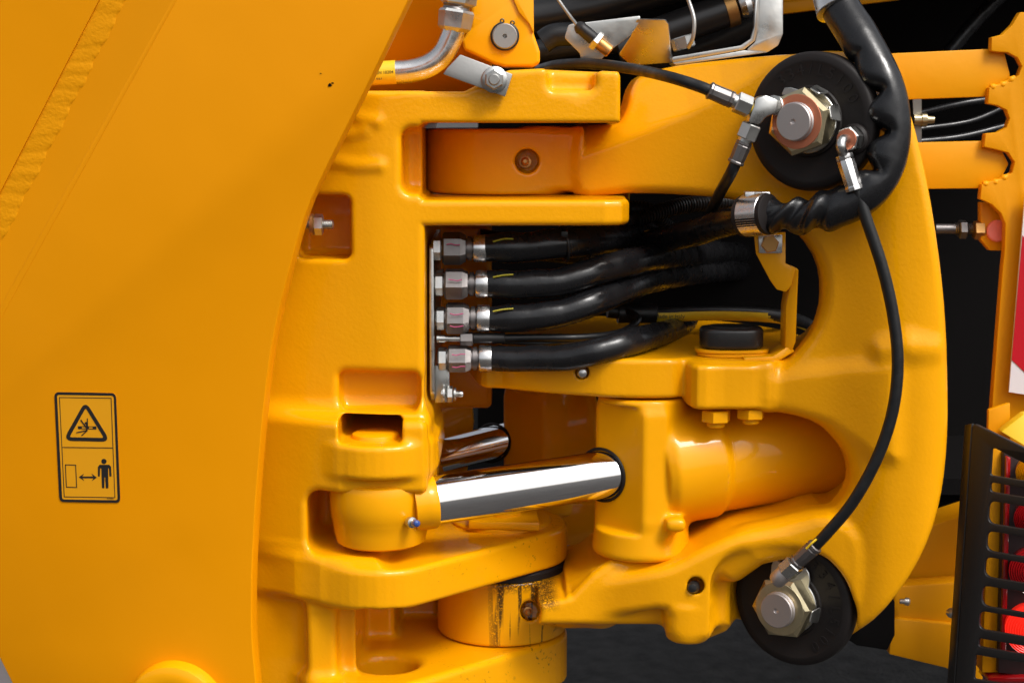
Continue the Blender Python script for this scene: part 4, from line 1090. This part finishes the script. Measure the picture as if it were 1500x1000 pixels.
Tube('wire', PP([(800, -30, .20), (818, 0, .19), (835, 24, .17), (846, 38, .15)]), .0026, 'grey', cb, 10)
bd = (P(872, 58, .15)-P(845, 36, .15)).normalized()
Lathe('boot', P(844, 36, .15), bd, [(0, .005), (.003, .008), (.008, .0105), (.012, .0095), (.032, .0105), (.036, .009)], 'cap', cb, 20)
Lathe('lock_nut', P(870, 57, .15), bd, hexnut(.010, .016), 'zinc', cb, 6, .2, 20)
Lathe('adjuster', P(876, 62, .15), bd, [(0, .010), (.022, .010), (.024, .008)], 'bronze', cb, 20)
wl_ = thing('wire_loop', 'thin bare wire hanging in front of the black rods at the top', 'wire', P(1012, 65, .17))
Tube('wire', PP([(1000, -20, .18), (1010, 5, .18), (1017, 30, .17), (1015, 55, .17), (1008, 70, .18)]), .0032, 'grey', wl_, 10)
for pts, r, lab, m in (([(760, 30, .62), (860, 12, .62), (1000, -25, .62)], .034, 'black tube crossing behind the control cable at the top', 'cap'),
                    ([(905, 72, .48), (980, 45, .48), (1075, 12, .48)], .029, 'black tube with steel ring behind the zinc bracket', 'cap'),
                    ([(780, 78, .55), (850, 66, .55), (930, 58, .55)], .022, 'black hose under the zinc bracket beside the lever', 'hose'),
                    ([(795, 62, .45), (812, 52, .45), (840, 50, .45)], .020, 'short black elbow hose right of the lever', 'hose'),
                    ([(940, 92, .60), (1020, 70, .60), (1110, 30, .60)], .026, 'black hose passing low behind the bracket strap', 'hose')):
    o = thing('machine_tube', lab, 'tube', P(*pts[0])); Tube('tube', PP(pts), r, m, o, 24)
    if 'steel ring' in lab:
        d_ = (P(1075, 12, .48)-P(980, 45, .48)).normalized()
        Lathe('ring', P(1062, 16, .48), d_, [(0, .031), (.018, .031), (.019, .028)], 'bronze', o, 32)
        Lathe('gland', P(1082, 10, .48), d_, [(0, .022), (.01, .026), (.02, .022), (.03, .026), (.07, .022)], 'steel', o, 32)

# ------------------------------------------------------------------ rear chassis on the right
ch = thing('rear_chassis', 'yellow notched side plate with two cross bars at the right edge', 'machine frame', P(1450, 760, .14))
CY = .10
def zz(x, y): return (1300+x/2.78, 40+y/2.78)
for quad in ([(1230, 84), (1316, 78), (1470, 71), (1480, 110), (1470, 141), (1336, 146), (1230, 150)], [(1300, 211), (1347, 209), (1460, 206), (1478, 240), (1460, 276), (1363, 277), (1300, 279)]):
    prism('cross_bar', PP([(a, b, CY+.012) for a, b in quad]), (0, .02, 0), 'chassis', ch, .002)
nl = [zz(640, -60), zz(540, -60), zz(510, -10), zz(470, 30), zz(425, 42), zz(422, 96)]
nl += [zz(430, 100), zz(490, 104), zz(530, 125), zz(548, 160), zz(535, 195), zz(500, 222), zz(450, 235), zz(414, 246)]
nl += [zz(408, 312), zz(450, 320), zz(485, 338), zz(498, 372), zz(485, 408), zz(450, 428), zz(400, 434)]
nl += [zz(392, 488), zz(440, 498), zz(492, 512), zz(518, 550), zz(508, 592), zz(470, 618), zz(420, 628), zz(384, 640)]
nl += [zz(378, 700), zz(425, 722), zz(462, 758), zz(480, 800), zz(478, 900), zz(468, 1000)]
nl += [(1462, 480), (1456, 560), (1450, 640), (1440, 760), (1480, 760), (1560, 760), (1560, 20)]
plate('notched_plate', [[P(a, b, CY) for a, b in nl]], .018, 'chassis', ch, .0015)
for (a, b, c_, d_) in ((418, 248, 520, 205), (388, 642, 498, 602)):
    rnd = random.Random(int(a)); pts = []
    for i in range(9):
        t = i/8; u, v = zz(a+(c_-a)*t, b+(d_-b)*t+10*math.sin(t*math.pi)); pts.append(P(u, v-1, CY+.004))
    Tube('weld_bead', pts, lambda s, dv, t: .0042*(1+.25*math.sin(s*420)), 'weld', ch, 10, 8, 60)
# clevis with pink plug and threaded rod
prism('clevis', PP([(1437, 296, CY+.03), (1466, 300, CY+.03), (1490, 330, CY+.03), (1490, 368, CY+.03), (1450, 367, CY+.03), (1437, 352, CY+.03)]), (0, .02, 0), 'chassis', ch, .002)
Lathe('plug', P(1460, 338, CY+.03), (0, -1, 0), [(0, .0165), (.006, .0165), (.0075, .0145)], 'pinkcap', ch, 36)
Lathe('clevis_nut', P(1426, 337, CY+.04), (1, 0, 0), [(0, .012), (.001, .015), (.014, .015)], 'bronze', ch, 6, .2, 20)
Lathe('threaded_rod', P(1370, 335, CY+.05), (1, 0, 0), [(0, .008), (.03, .008)]+[(.03+.0014*i, .0095 if i % 2 else .0082) for i in range(24)]+[(.07, .008)], 'dullsteel', ch, 16)
Lathe('rod_nut', P(1404, 336, CY+.05), (1, 0, 0), hexnut(.012, .015), 'dullsteel', ch, 6, .2, 20)
# sensor bracket between the bars
prism('sensor_strip', PP([(1337, 140, .22), (1350, 140, .22), (1350, 212, .22), (1340, 212, .22)]), (0, .004, 0), 'grey', ch)
sr = Lathe('sensor', P(1338, 176, .205), (1, 0, 0), [(0, .009), (.012, .009), (.012, .011), (.020, .011), (.020, .007), (.032, .006)], 'passivate', ch, 20)
for pts, r, lab in (([(1340, 168, .42), (1420, 150, .42), (1500, 140, .45)], .006, 'upper thin dark line between the two cross bars'), ([(1340, 190, .40), (1420, 178, .42), (1475, 155, .45)], .005, 'middle thin dark line between the two cross bars'),
                    ([(1340, 208, .38), (1410, 200, .40), (1490, 180, .42)], .006, 'lower thin dark line between the two cross bars'), ([(1380, 90, .75), (1430, 30, .75), (1480, -20, .75)], .014, 'dark slanted rod deep behind the upper cross bar')):
    o = thing('dark_line', lab, 'hose', P(*pts[0])); Tube('tube', PP(pts), r, 'sleeve', o, 12)
# red and white chevron board
cvb = thing('chevron_board', 'red and white striped reflective board at the right edge', 'marker board', P(1500, 575, CY-.02))
cp = lambda u, v, k=0: P(u, v, CY-.02-k)
plate('board', [[cp(1502, 282), cp(1580, 270), cp(1580, 590), cp(1478, 574)]], .004, 'white', cvb)
plate('red_stripe', [[cp(1498, 345, .001), cp(1580, 440, .001), cp(1580, 620, .001), cp(1482, 527, .001)]], .001, 'red', cvb)

# low chassis beam behind the bow
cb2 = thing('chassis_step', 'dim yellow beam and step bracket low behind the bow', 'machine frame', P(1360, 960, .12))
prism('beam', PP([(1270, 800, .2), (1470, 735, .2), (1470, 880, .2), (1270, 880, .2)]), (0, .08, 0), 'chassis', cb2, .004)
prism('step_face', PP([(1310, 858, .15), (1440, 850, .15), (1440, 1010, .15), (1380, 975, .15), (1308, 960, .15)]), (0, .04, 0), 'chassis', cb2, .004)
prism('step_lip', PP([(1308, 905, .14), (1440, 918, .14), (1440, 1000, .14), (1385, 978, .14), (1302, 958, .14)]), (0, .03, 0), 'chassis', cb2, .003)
prism('rubber_block', PP([(1225, 925, .10), (1311, 880, .10), (1311, 930, .10), (1300, 952, .10), (1255, 945, .10)]), (0, .05, 0), 'dark', cb2, .002)
b1 = Lathe('pivot_bolt', P(1318, 880, .13), (1, -.2, 0), [(0, .004), (.008, .0045), (.008, .0065), (.014, .0065), (.016, .004)], 'zinc', cb2, 16)
Lathe('edge_bolt', P(1386, 896, .04), (1, -.2, -.1), [(0, .003), (.004, .007), (.012, .009), (.014, .006), (.022, .006)], 'zinc', cb2, 16)

# ------------------------------------------------------------------ slotted lamp guard and tail lamps
def gy(u): return -.02-(u-1420)*.0007
G = lambda u, v, k=0: P(u, v, gy(u)+k)
gd = thing('lamp_guard', 'black slotted metal guard in front of the red tail lamps', 'guard', G(1420, 1010))
def zg(x, y): return (1380+x/2.5, 600+y/2.5)
slots = [(183, 140, 240, 10), (178, 265, 300, 14), (172, 332, 415, 30), (165, 442, 515, 30), (158, 537, 610, 30), (148, 642, 716, 30), (138, 735, 802, 26), (135, 836, 866, 10), (122, 896, 985, 8)]
loops = [roundpoly([G(1425, 619), G(1590, 700), G(1590, 1040), G(1398, 1012)], [.006, 0, 0, 0])]
for (x, a, b, r) in slots:
    u, v0 = zg(x, a); v1 = zg(x, b)[1]
    rr = r/2.5/1000*1.0
    sl_ = .17
    loops.append(roundpoly([G(u, v0), G(1575, v0+(1575-u)*sl_), G(1575, v1+(1575-u)*sl_), G(u-(v1-v0)*.07, v1)], [rr, 0, 0, rr], 6))
plate('slotted_plate', loops, .006, 'black', gd, .0012)
prism('side_flange', [G(1427, 620, .004), G(1400, 1012, .004), P(1390, 1015, .03), P(1417, 622, .03)], (.0, .0, .0) if False else Vector((-.004, 0, 0)), 'black', gd, .001)
ln = thing('tail_lamp_cluster', 'lit red tail lamp cluster with round lenses behind the black guard', 'tail lamp', P(1490, 1000, .03))
TY = .0
M['lens'] = mat('red_lens', (0.34, 0.006, 0.008), rough=.12, coat=.6, coat_rough=.05)
M['lit'] = mat('red_lens_lit', (0.6, 0.02, 0.012), rough=.2, coat=.5, emit=((1.0, .02, .008), .5))
prism('lamp_post', PP([(1452, 640, .03), (1472, 640, .03), (1466, 985, .03), (1438, 985, .03)]), (0, .04, 0), 'chassis', ln, .003)
prism('lamp_back', PP([(1470, 660, .02), (1590, 690, -.04), (1590, 1000, -.04), (1462, 985, .02)]), (0, .03, 0), 'housing', ln, .002)
prism('red_frame', PP([(1474, 668, .012), (1481, 670, .012), (1474, 965, .012), (1466, 965, .012)]), (0, .02, 0), 'lens', ln, .002)
for (u, v, r, m) in ((1512, 690, 24, 'chassis'), (1512, 756, 27, 'lens'), (1514, 832, 36, 'lens'), (1512, 918, 40, 'lit')):
    prof = [(0, r*.001), (.014, r*.001)]
    rad_ = r*.001
    for i in range(10): prof += [(.0165+.0012*i, rad_*(1-i*.09)), (.0150+.0012*i, rad_*(1-i*.09-.05))]
    Lathe('round_lens', P(u, v, .008-(u-1480)*.0002), (-.25, -1, .0), prof, m, ln, 48, 0, 50)
prism('lower_tray', PP([(1448, 992, .02), (1590, 990, -.06), (1590, 1000, -.06), (1446, 1000, .02)]), (0, .05, 0), 'lens', ln, .002)
yb = thing('yellow_bracket', 'bright yellow folded bracket above the lamp guard', 'bracket', P(1490, 650, .02))
prism('fold_top', PP([(1466, 632, .03), (1500, 606, .03), (1560, 596, .03), (1560, 668, .0), (1500, 652, .01)]), (0, .02, 0), M['tape'], yb, .002)
prism('stem', PP([(1448, 600, .06), (1480, 590, .06), (1480, 690, .06), (1446, 690, .06)]), (0, .01, 0), 'chassis', yb, .002)

# pale panel seen past the lower left corner of the plate
pl_ = thing('pale_panel', 'pale grey-white panel peeking past the lower left corner of the side plate', 'panel', P(0, 1030, .35))
prism('panel', PP([(-60, 900, .35), (70, 900, .35), (70, 1040, .35), (-60, 1040, .35)]), (0, .02, 0), 'white', pl_, .003)
